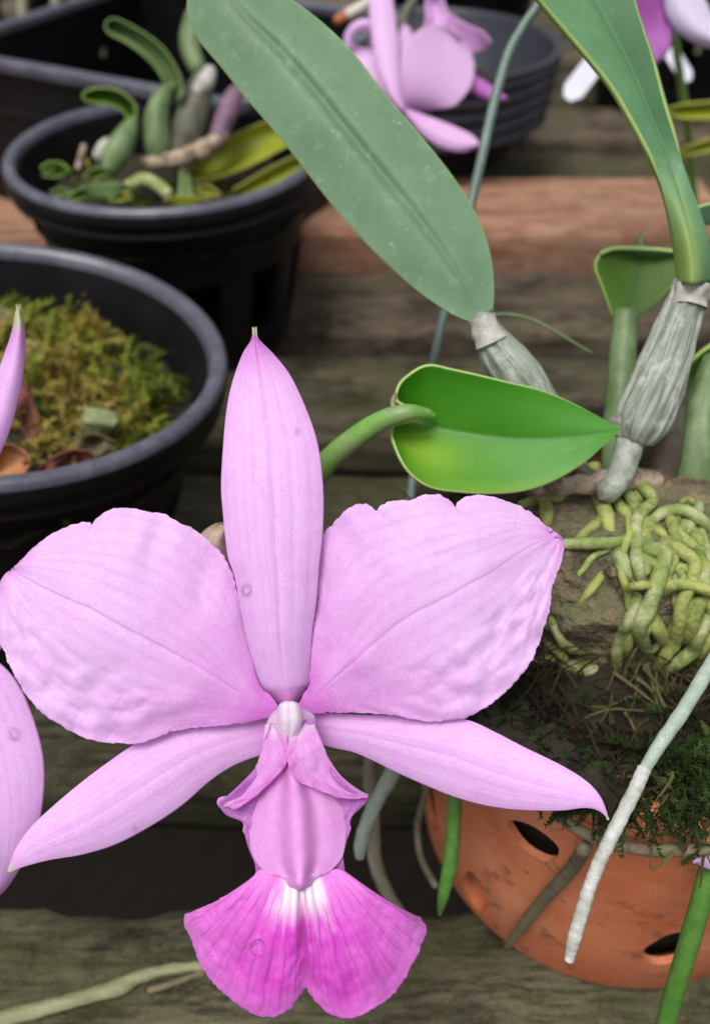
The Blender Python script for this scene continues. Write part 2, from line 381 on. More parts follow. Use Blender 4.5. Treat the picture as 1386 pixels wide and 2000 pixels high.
MOSSD = mat_attrgreen('moss_tufts', [(0, '10160a'), (.4, '20300f'), (.75, '34501f'), (1, '66743a')])
FIBRE = mat_attrgreen('root_fibres', [(0, '0e0b08'), (.45, '261d14'), (.8, '453424'), (1, '5a5836')], .85, .05)
k = M('water_clear'); g = k.n('BsdfGlass', {'IOR': 1.16, 'Roughness': .0}); k.t.links.new(g.outputs[0], k.out.inputs[0]); WATER = k.m
k = M('terracotta_clay')
pz = k.coord(); base = k.mix(k.ramp(k.noise(45, 5, .6), [(.3, 0.0), (.7, 1.0)]), lin('d8744a'), lin('e6966e'))
base = k.mix(k.ramp(k.noise(16, 6, .75), [(.48, 0.0), (.7, .6)]), base, lin('c0603a'))
base = k.mix(k.ramp(k.noise(120, 5, .75), [(.57, 0.0), (.70, .8)]), base, lin('5c3a2c'))
base = k.mix(k.ramp(k.noise(70, 6, .8), [(.56, 0.0), (.68, .45)]), base, lin('d8a888'))
base = k.mix(k.ramp(k.noise(2600, 2, .7), [(.36, .3), (.6, 0.0)]), base, lin('8a4630'))
TERRA = k.done(base, .75, k.bump(k.noise(500, 5, .7), .35, .0006), .3)

# ------------------------------------------------------------------ setting: ground, bench
gv = []; gf = []; N = 30
for i in range(N+1):
    for j in range(N+1):
        x, y = (i/N-.5)*40, (j/N-.3)*40; gv.append(Vector((x, y, -.55+.03*nz((x, y, 0), .7))))
for i in range(N):
    for j in range(N): a = i*(N+1)+j; gf.append((a, a+N+1, a+N+2, a+1))
tag(link('ground', gv, gf, SOIL), 'dark soil far below the slatted bench', kind='structure')

bench = empty('slatted_bench', (0, .5, 0), 'weathered wooden slat bench carrying all the flower pots', 'bench')
def slat(y0, y1, zt, th, mat, seed, x0=-.85, x1=.85, name='slat', amp=1.0, skew=0.0):
    pr = []; hw = (y1-y0)/2; yc = (y0+y1)/2; r = min(.005, th*.3)
    for k in range(15): pr.append((-hw+r+(2*hw-2*r)*k/14, 0))
    for a in (60, 30, 0): pr.append((hw-r+r*math.cos(math.radians(a)), -r+r*math.sin(math.radians(a))))
    for k in range(1, 4): pr.append((hw, -r-(th-2*r)*k/3))
    for k in range(0, 5): pr.append((hw-2*hw*k/4, -th))
    for k in range(3): pr.append((-hw, -th+r+(th-2*r)*k/3))
    for a in (180, 150, 120): pr.append((-hw+r+r*math.cos(math.radians(a)), -r+r*math.sin(math.radians(a))))
    rows = []; n = 300
    for i in range(n):
        x = x0+(x1-x0)*i/(n-1); row = []
        for (py, pz) in pr:
            p = Vector((x, yc+py+skew*x, zt+pz)); q = Vector((x*.35, py, pz))
            d = .0018*amp*nz(q, 55, seed)+.0011*amp*nz(q, 150, seed+3)+.0006*amp*nz(Vector((x*.8, py, pz)), 420, seed)
            e = sstep(.65, 1, abs(py)/hw)
            p.z += d*(1 if pz > -r else .4) - e*.0012*amp*max(0, nz((x, seed, 0), 60)) ; p.y += (.002*amp*nz((x*.6, seed, pz*.3), 40)+.0008*amp*nz((x, seed, pz), 190))*e
            row.append(p)
        rows.append(row)
    return gridmesh(name, rows, mat, bench, closed=True)
slat(.022, .1065, 0, .022, WOODN, 1, amp=2.0)
slat(.139, .196, 0, .022, WOODA, 2)
slat(.221, .286, 0, .022, WOODA, 3)
slat(.309, .376, 0, .022, WOODA, 4)
slat(.398, .463, 0, .022, WOODB, 5, amp=1.3)
slat(.469, .548, .02, .03, WOODR, 6, amp=.7, x0=-.4, x1=.21)
slat(.469, .548, .0, .022, WOODB, 6, amp=.7, x0=.216, x1=.85)
y = .575
for i in range(9):
    slat(y, y+.072, 0, .022, (WOODA, WOODB)[i % 2], 8+i); y += .094
for i, x in enumerate((-.42, .0, .42)):
    a = slat(-.02, .035, 0, .05, WOODB, 30+i, x0=0, x1=1.4, name='bearer')
    a.rotation_euler = (0, 0, math.pi/2); a.location = Vector((x+.0, .5, -.024)) - Vector((0, .5, 0)) + Vector((-.5, 0, 0)) + Vector((0, .02, 0))

# ------------------------------------------------------------------ pots
def pot(name, loc, R, H, rb, label, group, rot=(0, 0, 0), slots=True, rimw=.004, rim=BLACKLIT, wall=BLACK):
    e = empty(name, loc, label, 'pot', group, rot)
    # body: outer wall with slots in its lower part, floor, inner wall
    seg = 120; zs = [0, .004, H*.12, H*.2, H*.3, H*.4, H*.5, H*.56, H*.62, H*.7, H*.8, H*.9, H-.004]
    def rad(z): return rb+(R-.004-rb)*z/H
    V = []; F = []; m = len(zs)
    for side in (0, 1):
        for z in zs:
            for j in range(seg):
                a = 2*math.pi*j/seg; r = rad(z)-.0018*side
                if z < H*.55 and side == 0: r += .0007*(1 if (j % 10) < 3 else 0)
                V.append(Vector((r*math.cos(a), r*math.sin(a), z+(.002 if side and z == 0 else 0))))
    def hole(i, j): return slots and 3 <= i < 7 and (j % 10) in (4, 5, 6, 7, 8)
    for side in (0, 1):
        o = side*m*seg
        for i in range(m-1):
            for j in range(seg):
                if hole(i, j): continue
                k = (j+1) % seg; q = (o+i*seg+j, o+i*seg+k, o+(i+1)*seg+k, o+(i+1)*seg+j)
                F.append(q if side == 0 else q[::-1])
    for i in range(m-1):
        for j in range(seg):
            if not hole(i, j): continue
            o = m*seg; k = (j+1) % seg
            if not hole(i, (j-1) % seg): F.append((i*seg+j, (i+1)*seg+j, o+(i+1)*seg+j, o+i*seg+j))
            if not hole(i, k): F.append((i*seg+k, o+i*seg+k, o+(i+1)*seg+k, (i+1)*seg+k))
            if not hole(i-1, j): F.append((i*seg+j, o+i*seg+j, o+i*seg+k, i*seg+k))
            if not hole(i+1, j): F.append(((i+1)*seg+j, (i+1)*seg+k, o+(i+1)*seg+k, o+(i+1)*seg+j))
    c = len(V); V.append(Vector((0, 0, 0))); V.append(Vector((0, 0, .002)))
    for j in range(seg):
        k = (j+1) % seg; F.append((c, k, j)); F.append((c+1, m*seg+j, m*seg+k))
    me = bpy.data.meshes.new('wall'); me.from_pydata([tuple(v) for v in V], [], F); me.materials.append(wall)
    me.polygons.foreach_set('use_smooth', [True]*len(me.polygons)); me.update()
    o = bpy.data.objects.new('wall', me); C.objects.link(o); o.parent = e
    md = o.modifiers.new('edges', 'EDGE_SPLIT'); md.split_angle = math.radians(40)
    # rolled rim with a hanging lip
    w_ = rimw
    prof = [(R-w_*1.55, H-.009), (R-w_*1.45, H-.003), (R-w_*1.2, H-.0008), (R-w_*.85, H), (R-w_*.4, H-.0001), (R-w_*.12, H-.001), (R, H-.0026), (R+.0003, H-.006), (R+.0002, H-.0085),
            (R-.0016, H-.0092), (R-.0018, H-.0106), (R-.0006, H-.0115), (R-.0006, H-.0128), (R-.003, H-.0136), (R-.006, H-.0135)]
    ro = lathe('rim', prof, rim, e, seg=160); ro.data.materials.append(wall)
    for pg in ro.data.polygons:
        if pg.index//160 >= 6: pg.material_index = 1  # rim sides take the dark wall plastic, painting the shade below the lit top
    return e
GP = 'black plastic pots on the bench'
p1rot = (math.radians(-3), math.radians(9), 0)
p1 = pot('black_pot', (-.122, .226, .007), .070, .090, .050, 'near black pot full of moss and bark at the frame edge', GP, p1rot)
p2 = pot('black_pot', (-.084, .404, .0), .070, .090, .050, 'black pot holding the young green orchid shoots', GP)
tr = empty('black_tray', onz(200, 140, .098)*Vector((1, 1, 0)) if False else Vector((-.16, .5, 0)), 'long black plastic tray behind the young orchid shoots', 'tray')
ea, eb = onz(-160, 92, .098), onz(470, 205, .098); ed = (eb-ea).normalized(); eo = Vector((-ed.y, ed.x, 0))
def boxed(name, o, ux, uy, lx, ly, z0, z1, mat, par, bev=.0015):
    V = [o+ux*a*lx+uy*b*ly+Vector((0, 0, c)) for c in (z0-o.z, z1-o.z) for a, b in ((0, 0), (1, 0), (1, 1), (0, 1))]
    ob = link(name, V, [(3, 2, 1, 0), (4, 5, 6, 7), (0, 1, 5, 4), (1, 2, 6, 5), (2, 3, 7, 6), (3, 0, 4, 7)], mat, par, smooth=False)
    md = ob.modifiers.new('bevel', 'BEVEL'); md.width = bev; md.segments = 3; return ob
LX = (eb-ea).length
boxed('wall', ea+eo*.004, ed, eo, LX, .003, .0, .092, BLACK, tr); boxed('wall', ea+eo*.18, ed, eo, LX, .003, 0, .092, BLACK, tr)
boxed('wall', ea+eo*.008, ed, eo, .003, .171, 0, .092, BLACK, tr); boxed('wall', ea+eo*.008+ed*(LX-.003), ed, eo, .003, .171, 0, .092, BLACK, tr)
boxed('floor', ea+eo*.008+ed*.004, ed, eo, LX-.008, .171, .002, .006, BLACK, tr)
for q in range(4): boxed('rib', ea+eo*.0025, ed, eo, LX, .0014, .018+.017*q, .022+.017*q, BLACK, tr, .0005)
boxed('rim', ea, ed, eo, LX, .0085, .0922, .098, BLACKLIT, tr); boxed('rim', ea+eo*.178, ed, eo, LX, .0085, .0922, .098, BLACKLIT, tr)
boxed('rim', ea+eo*.009, ed, eo, .0085, .1685, .0922, .0978, BLACKLIT, tr); boxed('rim', ea+eo*.009+ed*(LX-.0085), ed, eo, .0085, .1685, .0922, .0978, BLACKLIT, tr)

def mound(name, loc, r, h, mat, label, rot=(0, 0, 0), amp=.004, sc=90, kind='stuff', cat=None, par=None):
    V = [Vector((0, 0, h))]; F = []; nr, ns = 16, 56
    for i in range(1, nr+1):
        for j in range(ns):
            a = 2*math.pi*j/ns; q = r*i/nr; f = i/nr
            p = Vector((q*math.cos(a), q*math.sin(a), h*(1-f*f)))
            p.z += amp*nz(p, sc, loc[0]*50)+amp*.6*nz(p, sc*2.6, 4); V.append(p)
    for j in range(ns): F.append((0, 1+j, 1+(j+1) % ns))
    for i in range(nr-1):
        for j in range(ns):
            a = 1+i*ns+j; b = 1+i*ns+(j+1) % ns; F.append((a, a+ns, b+ns, b))
    o = link(name, V, F, mat); o.location = loc; o.rotation_euler = rot
    return tag(o, label, cat, kind=kind)
R1 = Matrix.Rotation(p1rot[1], 4, 'Y') @ Matrix.Rotation(p1rot[0], 4, 'X')
from mathutils import Euler
R1 = Euler(p1rot).to_matrix().to_4x4()
c1 = Vector(p1.location) + R1 @ Vector((0, 0, .066))
mound('potting_mix', c1, .0635, .006, POTMIX, 'dark potting mix filling the near black pot', p1rot)
mound('potting_mix', (-.084, .404, .066), .0635, .004, POTMIX, 'dark potting mix under the young orchid shoots')

# shallow ridged pan at the back, on the red plank
def ridged(name, loc, R, H, label, mat=GREYP, rb=None):
    e = empty(name, loc, label, 'pot', GP); rb = rb or R*.72
    prof = [(0, 0), (rb, 0), (rb*1.03, H*.3), (R*.93, H*.33)]
    for i in range(5):
        z = H*(.34+.13*i); prof += [(R*(.915+.012*i), z), (R*(.965+.012*i), z+H*.025), (R*(.965+.012*i), z+H*.065), (R*(.917+.012*i), z+H*.09)]
    prof += [(R*1.0, H*.975), (R*1.015, H*.985), (R*1.012, H), (R*.965, H), (R*.955, H*.97), (rb*.98, H*.08), (0, H*.06)]
    lathe('wall', prof, mat, e, seg=128); return e
p5 = ridged('ridged_pot', (.042, .602, .0205), .083, .062, 'wide ridged grey pot behind the wire on the red plank')
mound('potting_mix', (.042, .602, .05), .068, .003, SOIL, 'dark mix inside the wide ridged pot')
p6 = pot('black_pot', (.07, .80, .0), .08, .10, .058, 'far black pot whose rim shows above the ridged pot', GP, rim=GREYP)
p7 = pot('black_pot', (.335, .58, .0), .075, .085, .055, 'dark pot beyond the leaf in the far corner', GP, rim=GREYP, wall=GREYP)
p8 = pot('black_pot', (.25, .76, .0), .078, .10, .055, 'far black pot behind the magenta flower', GP, rim=GREYP)
p9 = pot('black_pot', (-.13, .78, .0), .09, .11, .06, 'tall black pot added to black out the far corner', GP)  # this pot and the next are added to black out the far corner
p10 = pot('black_pot', (-.27, .80, .0), .11, .15, .08, 'outermost far black pot added to darken that corner', GP)
for q in ((.07, .80), (.25, .76), (-.13, .78), (-.27, .80)):
    mound('potting_mix', (q[0], q[1], .075), .070, .003, SOIL, 'dark mix in a far black pot').__setitem__('group', 'far potting mix')
mound('potting_mix', (.335, .58, .062), .066, .003, SOIL, 'dark mix in the pot of the far corner')

# ------------------------------------------------------------------ terracotta pot (holes cut through)
TC = Vector((.070, .135, 0)); TH = .095
def trad(z): return .0505+.0085*z/TH
te = empty('terracotta_pot', TC, 'orange terracotta pot with round holes and a thick rim', 'pot')
prof = [(0, 0), (.047, 0), (.0495, .0008), (.0505, .0025), (trad(.03), .03), (trad(.06), .06), (trad(.0820), .0820), (trad(.083)-.0005, .0832), (.0592, .0846), (.0602, .0862), (.0607, .092), (.0602, .0942), (.0592, .095), (.0566, .0945), (.0562, .092), (.0560, .08), (.0550, .07), (.0505, .02), (.049, .008), (0, .007)]
body = lathe('pot_body', prof, TERRA, te, seg=128)
cv = []; cf = []
for (ang, z, rw, rh) in ((-91, .033, .0054, .0110), (-127, .064, .0058, .0062), (-141, .016, .0042, .0095), (-166, .026, .0065, .0125), (-55, .062, .006, .007), (-40, .028, .005, .007), (20, .03, .005, .007), (80, .03, .005, .007), (130, .03, .005, .007), (175, .06, .006, .007)):
    a = math.radians(ang); d = Vector((math.cos(a), math.sin(a), 0)); sx = Vector((-math.sin(a), math.cos(a), 0)); b = len(cv)
    for q in (.035, .075):
        for j in range(20):
            t = 2*math.pi*j/20; cv.append(d*q+sx*rw*math.cos(t)*(1+.1*math.sin(3*t+ang))+Vector((0, 0, z+rh*math.sin(t))))
    cf += [(b+j, b+(j+1) % 20, b+20+(j+1) % 20, b+20+j) for j in range(20)] + [tuple(b+j for j in range(19, -1, -1)), tuple(b+20+j for j in range(20))]
import bmesh
bb = bmesh.new(); bb.from_mesh(body.data); bmesh.ops.remove_doubles(bb, verts=bb.verts, dist=1e-6)
bmesh.ops.dissolve_degenerate(bb, edges=bb.edges, dist=1e-7); bmesh.ops.recalc_face_normals(bb, faces=bb.faces); bb.to_mesh(body.data); bb.free()
cm = bpy.data.meshes.new('cutter'); cm.from_pydata([tuple(v) for v in cv], [], cf); bb = bmesh.new(); bb.from_mesh(cm); bmesh.ops.recalc_face_normals(bb, faces=bb.faces); bb.to_mesh(cm); bb.free(); co = bpy.data.objects.new('cutter', cm); C.objects.link(co); co.parent = te
bm_ = body.modifiers.new('holes', 'BOOLEAN'); bm_.object = co; bm_.operation = 'DIFFERENCE'; bm_.solver = 'EXACT'
dg = bpy.context.evaluated_depsgraph_get(); nm = bpy.data.meshes.new_from_object(body.evaluated_get(dg))
body.modifiers.clear(); body.data = nm; bpy.data.objects.remove(co)
md = body.modifiers.new('edges', 'EDGE_SPLIT'); md.split_angle = math.radians(38)
def onpot(px, py, off=.001):          # first point of the clay wall along a line of sight
    d = ray(px, py).normalized(); t = .05
    while t < .5:
        p = CAM+d*t; r = math.hypot(p.x-TC.x, p.y-TC.y)
        if p.z < TH and r < trad(max(0, p.z))+off+(.003 if p.z > .083 else 0): return p
        if p.z < .0005: return p
        t += .0002
    return p
lathe('potting_core', [(0, .009), (.0455, .009), (.0475, .02), (.0495, .045), (.0520, .07), (.0525, .082), (0, .083)], SOIL, te, seg=64, wob=.02)
# substrate heaped over the rim
mound('potting_mix', (TC.x, TC.y, .083), .0555, .003, POTMIX, 'dark fibrous mix heaped in the terracotta pot', amp=.004)

# ------------------------------------------------------------------ fronds, fibres, moss
def fronds(name, spots, mat, label, ln=(.008, .016), wd=.0005, leaf=.0016, nleaf=9, lean=.9, pig=(0, 1), kind='stuff', seed=1, droop=.5):
    rnd = random.Random(seed); V = []; F = []; A = []
    for (p, up) in spots:
        L = rnd.uniform(*ln); d = (up+Vector((rnd.uniform(-1, 1), rnd.uniform(-1, 1), rnd.uniform(-.3, .6)))*lean).normalized()
        side = d.orthogonal().normalized(); side = Matrix.Rotation(rnd.uniform(0, 6.28), 3, d) @ side; g = min(1, max(0, pig[0]+(pig[1]-pig[0])*(.5+1.1*nz(p, 45, seed)+rnd.uniform(-.3, .3))))
        q = Vector(p); ns = 6; st = L/ns
        for i in range(ns):
            d2 = (d+Vector((rnd.uniform(-.25, .25), rnd.uniform(-.25, .25), rnd.uniform(-.25, .15)-droop*.2))).normalized()
            q2 = q+d2*st; b = len(V); w_ = wd*(1-.7*i/ns)
            V += [q-side*w_, q+side*w_, q2+side*w_*.8, q2-side*w_*.8]; F.append((b, b+1, b+2, b+3)); A += [g]*4
            if i and leaf:
                for sg in (-1, 1):
                    for k in range(max(1, nleaf//8)):
                        lq = q.lerp(q2, rnd.random()); ld = (side*sg+d2*.8+Vector((rnd.uniform(-.4, .4), rnd.uniform(-.4, .4), rnd.uniform(-.3, .3)))).normalized()
                        ll = leaf*rnd.uniform(.6, 1.2)*(1-.5*i/ns); b = len(V); hw = d2*ll*.16
                        V += [lq-hw, lq+ld*ll*.5-hw*.8, lq+ld*ll, lq+ld*ll*.5+hw, lq+hw]; F.append((b, b+1, b+2, b+3, b+4)); A += [min(1, max(0, g+rnd.uniform(-.15, .15)))]*5
            q, d = q2, d2
    return tag(link(name, V, F, mat, attrs={'pig': A}, smooth=False), label, kind=kind)
rnd = random.Random(3)
def pot_spots(n, c, Rm, r, test=None, up=Vector((0, 0, 1)), h=.006):
    out = []
    while len(out) < n:
        a = rnd.uniform(0, 6.283); q = r*math.sqrt(rnd.random()); x, y = q*math.cos(a), q*math.sin(a)
        if test and not test(x, y): continue
        out.append((c+Rm @ Vector((x, y, h*(1-(q/r)**2)+rnd.uniform(-.002, .003)+.007*nz((x, y, 0), 55))), up))
    return out
I4 = Matrix.Identity(4)
keep = lambda x, y: not (x < .02 and y < -.014) and nz((x, y, 2), 85)+.12 > 0
fronds('moss', pot_spots(1500, c1, R1, .056, keep, h=.009), MOSSY, 'yellow green feathery moss growing in the near black pot', ln=(.006, .015), wd=.0004, leaf=.0026, nleaf=24, lean=1.9, seed=4)
fronds('moss', pot_spots(500, c1+Vector((0, 0, -.001)), R1, .054), MOSSY, 'low brown moss litter between the bark in the near pot', ln=(.005, .01), wd=.0003, leaf=.0018, nleaf=16, lean=1.4, pig=(.6, 1), seed=14)
c2 = Vector((-.084, .404, .068))
fronds('moss', pot_spots(220, c2, I4, .058, lambda x, y: y < .01), MOSSY, 'small mossy growth around the young orchid shoots', ln=(.004, .010), wd=.0004, leaf=.002, nleaf=16, pig=(.0, .7), seed=5)
# fibres + moss on the terracotta heap
ts = []
for i in range(1500):
    a = rnd.uniform(0, 6.283); q = .047*math.sqrt(rnd.random()); x, y = q*math.cos(a), q*math.sin(a)
    ts.append((Vector((TC.x+x, TC.y+y, .0845+.003*(1-(q/.056)**2)+rnd.uniform(-.002, .003))), Vector((rnd.uniform(-.6, .6), rnd.uniform(-.8, .4), .15))))
fronds('root_fibre_litter', ts, FIBRE, 'dark brown fibres and litter heaped in the terracotta pot', ln=(.008, .022), wd=.00038, leaf=.0, lean=1.2, seed=6, droop=.8)
ts = []
for i in range(300):
    px, py = rnd.gauss(1365, 40), rnd.gauss(1530, 40)
    if px < 1240 and py > 1480: continue
    if py > 1590: continue
    p = onz(px, py, .0935); ts.append((p+Vector((0, 0, rnd.uniform(-.001, .002))), Vector((rnd.uniform(-.5, .5), -.6, .5))))
for i in range(60):
    px, py = rnd.uniform(900, 1386), rnd.uniform(1330, 1560); p = onz(px, py, .089)
    if math.hypot(p.x-TC.x, p.y-TC.y) < .055: ts.append((p, Vector((rnd.uniform(-.5, .5), -.5, .5))))
fronds('moss', ts, MOSSD, 'dark green moss tufts spilling over the terracotta rim', ln=(.004, .009), wd=.0003, leaf=.0018, nleaf=24, lean=.8, seed=8)

P = []
for i in range(15):
    a = math.radians(-196+84*i/14); P.append(Vector((TC.x+.0585*math.cos(a), TC.y+.0585*math.sin(a), .0935)))
Q = [Vector((TC.x+.0575*math.cos(math.radians(a)), TC.y+.0575*math.sin(math.radians(a)), .093)) for a in range(-30, 172, 8)]
tag(tube('moss_mat', Q, [.005+.0012*math.sin(i*2.1) for i in range(len(Q))], POTMIX, None, seg=18, per=6, wob=.6, wobs=260), 'dark mossy root mat over the back rim of the terracotta pot', kind='stuff')
mat_ = tube('moss_mat', P, [.002]+[.0052, .0046, .0056, .0044]*3+[.004, .003], POTMIX, None, seg=26, per=12, wob=.6, wobs=260)
tag(mat_, 'dark mossy root mat spilling over the terracotta rim behind the sepal', kind='stuff')
ts = []
for i in range(1100):
    a = math.radians(rnd.uniform(-200, -100)); q = .0585+.006*rnd.uniform(-1, 1); ts.append((Vector((TC.x+q*math.cos(a), TC.y+q*math.sin(a), .095+rnd.uniform(-.002, .004))), Vector((math.cos(a)*.5, math.sin(a)*.5, .1))))
fronds('moss', ts[:420], MOSSD, 'short dark moss on the terracotta rim behind the sepal', ln=(.003, .006), wd=.0003, leaf=.0014, nleaf=24, lean=1.1, seed=18, pig=(0, .45))
fronds('root_fibre_litter', ts[620:], FIBRE, 'brown litter caught on the terracotta rim behind the sepal', ln=(.003, .007), wd=.0004, leaf=0, lean=1.3, seed=19, droop=.4)
# bark chips and other litter, each its own thing
def chip(name, loc, size, mat, label, cat, rot=(0, 0, 0), seed=0, group=None, amp=.22):
    V = []; F = []; nu, nv = 22, 14
    for i in range(nv+1):
        th = math.pi*i/nv
        for j in range(nu):
            a = 2*math.pi*j/nu
            e = lambda c, p: math.copysign(abs(c)**p, c)
            p = Vector((e(math.sin(th), .6)*e(math.cos(a), .6), e(math.sin(th), .6)*e(math.sin(a), .6), e(math.cos(th), .6)))
            p *= 1+amp*nz(p, 1.7, seed)+amp*.5*nz(p, 4.5, seed); V.append(Vector((p.x*size[0], p.y*size[1], p.z*size[2])))
    for i in range(nv):
        for j in range(nu): F.append((i*nu+j, i*nu+(j+1) % nu, (i+1)*nu+(j+1) % nu, (i+1)*nu+j))
    o = link(name, V, F, mat, smooth=True); o.location = loc; o.rotation_euler = rot
    md = o.modifiers.new('edges', 'EDGE_SPLIT'); md.split_angle = math.radians(35)
    return tag(o, label, cat, group)
def inpot1(px, py, h=.066):
    n = R1.to_3x3() @ Vector((0, 0, 1)); o = Vector(p1.location)+n*h; d = ray(px, py); return CAM+d*((o-CAM).dot(n)/d.dot(n))
def dead(L, R, zc, mt, label, curl):
    o = blade('dead_leaf', L, R, zc, lambda s, t: curl*(math.sin(math.pi*t)*(.4+.6*s))+.0012*math.sin(s*11+t*4)+.0008*nz((s*8, t*5, zc*90)), mt, None, n=40, m=24, thick=.0004, soft=14); tag(o, label, 'dead leaf', 'dead leaves in the near pot')
zr = lambda px, py, h=.078: (inpot1(px, py, h)-CAM).dot(FW)
dead([(-60, 905), (-20, 880), (20, 868), (50, 885), (58, 905)], [(-60, 950), (-20, 975), (10, 955), (32, 950), (58, 905)], zr(10, 920), CHIPT, 'curled tan dead leaf at the rim of the near pot', .006)
dead([(28, 735), (30, 780), (42, 830), (62, 868), (84, 880)], [(48, 738), (62, 770), (76, 810), (84, 850), (84, 880)], zr(60, 810), CHIPR, 'narrow dark red dead leaf behind the edge flower', .005)
dead([(70, 920), (100, 895), (140, 880), (175, 884), (192, 905)], [(70, 945), (105, 958), (145, 948), (175, 932), (192, 905)], zr(130, 915), CHIPR, 'crumpled reddish dead leaf against the front of near pot', .006)
dead([(130, 860), (165, 848), (200, 852), (225, 865)], [(130, 880), (165, 890), (200, 885), (225, 865)], zr(175, 870), BARK, 'small brown dead leaf below the pale green lump', .004)
chip('bark_chip', inpot1(195, 825, 0.079), (.005, .0036, .0036), CHIPG, 'pale green mossy lump in the middle of near pot', 'bark chip', (.2, .3, .2), 4)
chip('bark_chip', inpot1(60, 690, 0.075), (.007, .005, .003), CHIPG, 'grey bark chip half buried in moss by the flower tip', 'bark chip', (.2, .2, -.4), 7)
chip('bark_chip', inpot1(15, 640, 0.075), (.006, .007, .004), BARK, 'dark bark chip at the far side of near pot', 'bark chip', (.2, .2, .4), 8)

# ------------------------------------------------------------------ main flower
ZS = .93
FC = W(565, 1385, .163)
fl = empty('orchid_flower', FC, 'large lilac orchid flower with magenta lip, fully open in front', 'flower', 'lilac orchid flowers')
def crinkle(px, py, s): return noise.fractal(Vector((px*s, py*s, 1.3)), 1.0, 2.0, 4)
DS_L = [(548, 1380), (527, 1358), (503, 1338), (488, 1277), (471, 1200), (458, 1127), (444, 1084), (435, 1000), (431.6, 950), (435, 880), (442, 803), (454, 745), (473, 692), (488, 668), (492, 657), (495, 648), (497, 638)]
DS_R = [(577, 1380), (596, 1346), (606, 1331), (607, 1284), (611, 1227), (619, 1169), (623, 1111), (630, 1046), (632, 976), (627, 907), (616, 849), (592, 784), (565, 730), (535, 692), (511, 668), (503.5, 657), (499.5, 648), (497, 638)]
def dz_ds(s, t):
    b = -.0042*math.sin(math.pi*min(1, s*1.1))            # bows towards the viewer
    cup = .0030*(2*t-1)**2*(1-.5*s)
    groove = .00035*math.exp(-((t-.5)/.03)**2)*sstep(.02, .2, s) + .00006*math.cos((t-.5)*2*math.pi*5)*math.sin(math.pi*s)
    return .1625+.0015*sstep(.2, 0, s)+b+cup+groove+.004*sstep(.55, 1, s)-.1625
tipf = lambda s, t: sstep(.972, .988, s)
blade('dorsal_sepal', DS_L, DS_R, .1625, dz_ds, SEPAL, fl, n=150, m=56,
      pig=lambda s, t: max(sstep(.09, .0, s)*1.0, sstep(.80, .97, s)*.75, .16*sstep(.3, .5, abs(t-.5))), tip=tipf,
      spot=[(482, 1153, 11, True), (580, 843, 9, False)])

PL_U = [(543, 1379), (524, 1355), (505, 1343), (493, 1303), (483, 1265), (471, 1198), (459, 1141), (447, 1108), (435, 1084), (409, 1058), (381, 1036), (347, 1019), (328, 1008), (312, 1003), (298, 1003), (286, 1000), (278, 998), (262, 994), (228, 994), (209, 1002), (193, 1015), (183, 1030), (178, 1021), (167, 1021), (138, 1029), (100, 1048), (67, 1074), (43, 1100), (28.5, 1115)]
PL_D = [(545, 1392), (524, 1400), (471, 1410), (419, 1417), (371, 1421), (333, 1429), (295, 1443), (274, 1450), (228, 1452), (200, 1450), (162, 1438), (124, 1417), (86, 1391), (57, 1360), (38, 1331), (26, 1307), (14, 1284), (2, 1250), (-3, 1217), (1, 1150), (9, 1127), (28.5, 1115)]
PR_U = [(582, 1376), (596, 1350), (604, 1338), (606, 1297), (610, 1233), (619, 1176), (621, 1136), (621, 1091), (625, 1059), (635, 1039), (653, 1019), (673, 998), (693, 986), (709, 983), (724, 988), (736, 998), (742, 988), (758, 980), (786, 977), (802, 977), (819, 969), (839, 965), (859, 967), (877, 976), (885, 984), (887, 995), (891, 984), (903, 973), (924, 967), (948, 967), (976, 974), (1008, 986), (1037, 1002), (1057, 1019), (1075, 1037), (1087, 1047)]
PR_D = [(584, 1390), (612, 1393), (650, 1392), (693, 1393), (754, 1396), (802, 1404), (843, 1410), (883, 1407), (911, 1402), (944, 1384), (980, 1358), (1012, 1326), (1039, 1289), (1047, 1269), (1059, 1237), (1069, 1204), (1075, 1176), (1077, 1148), (1085, 1128), (1095, 1099), (1099, 1075), (1096, 1055), (1087, 1047)]
def mk_dzp(sd, flip):
    def f(s, t):
        # broad saddle: base set back, blade bowing forward, margins rolling away
        z = -.0030*math.sin(math.pi*min(1, s*.95)) + .0024*sstep(.2, 0, s)*0
        z += .0034*sstep(.55, 1, s)
        z += .0030*max(0, (.5-t)*2)**2*math.sin(math.pi*s)             # upper half leans back
        z += .0020*max(0, (t-.5)*2)**2*math.sin(math.pi*s)
        z += .00022*math.exp(-((t-.5)/.02)**2)*sstep(.03, .2, s)*(1-s)
        q = Vector((s*9, t*7, sd)); e = sstep(.22, .5, abs(t-.5))*math.sin(math.pi*min(1, s*1.02))
        z += (.0008*noise.fractal(q*.5, 1.0, 2.0, 2))*sstep(.08, .3, s)
        # radiating folds towards the margins
        z += .00042*e*math.sin(38*s+7*nz((s*4, t*3, sd)))*(.5+.9*nz((s*6, t*2, sd+2)))
        # blistered patch low on the blade
        bl = sstep(.62, .8, t)*sstep(.3, .45, s)*sstep(.92, .75, s)
        z -= .00085*bl*noise.noise(Vector((s*20, t*13, sd+5))) + .00018*bl*noise.noise(Vector((s*45, t*30, sd+5)))
        up = sstep(.35, .12, t)*sstep(.25, .4, s)*sstep(.75, .6, s)
        z += .00050*up*math.sin(46*s+9*t+4*nz((s*5, t*5, sd)))*(.6+.8*nz((s*8,t*4,sd)))
        z += .00007*noise.noise(Vector((s*80, t*50, sd)))*e
        return z
    return f
pigp = lambda s, t: max(0, max(1.0*sstep(.28, .0, s), .5*sstep(.65, .1, s), .5*sstep(.86, 1, s))+.16*nz((s*4, t*5, 4))+.05)
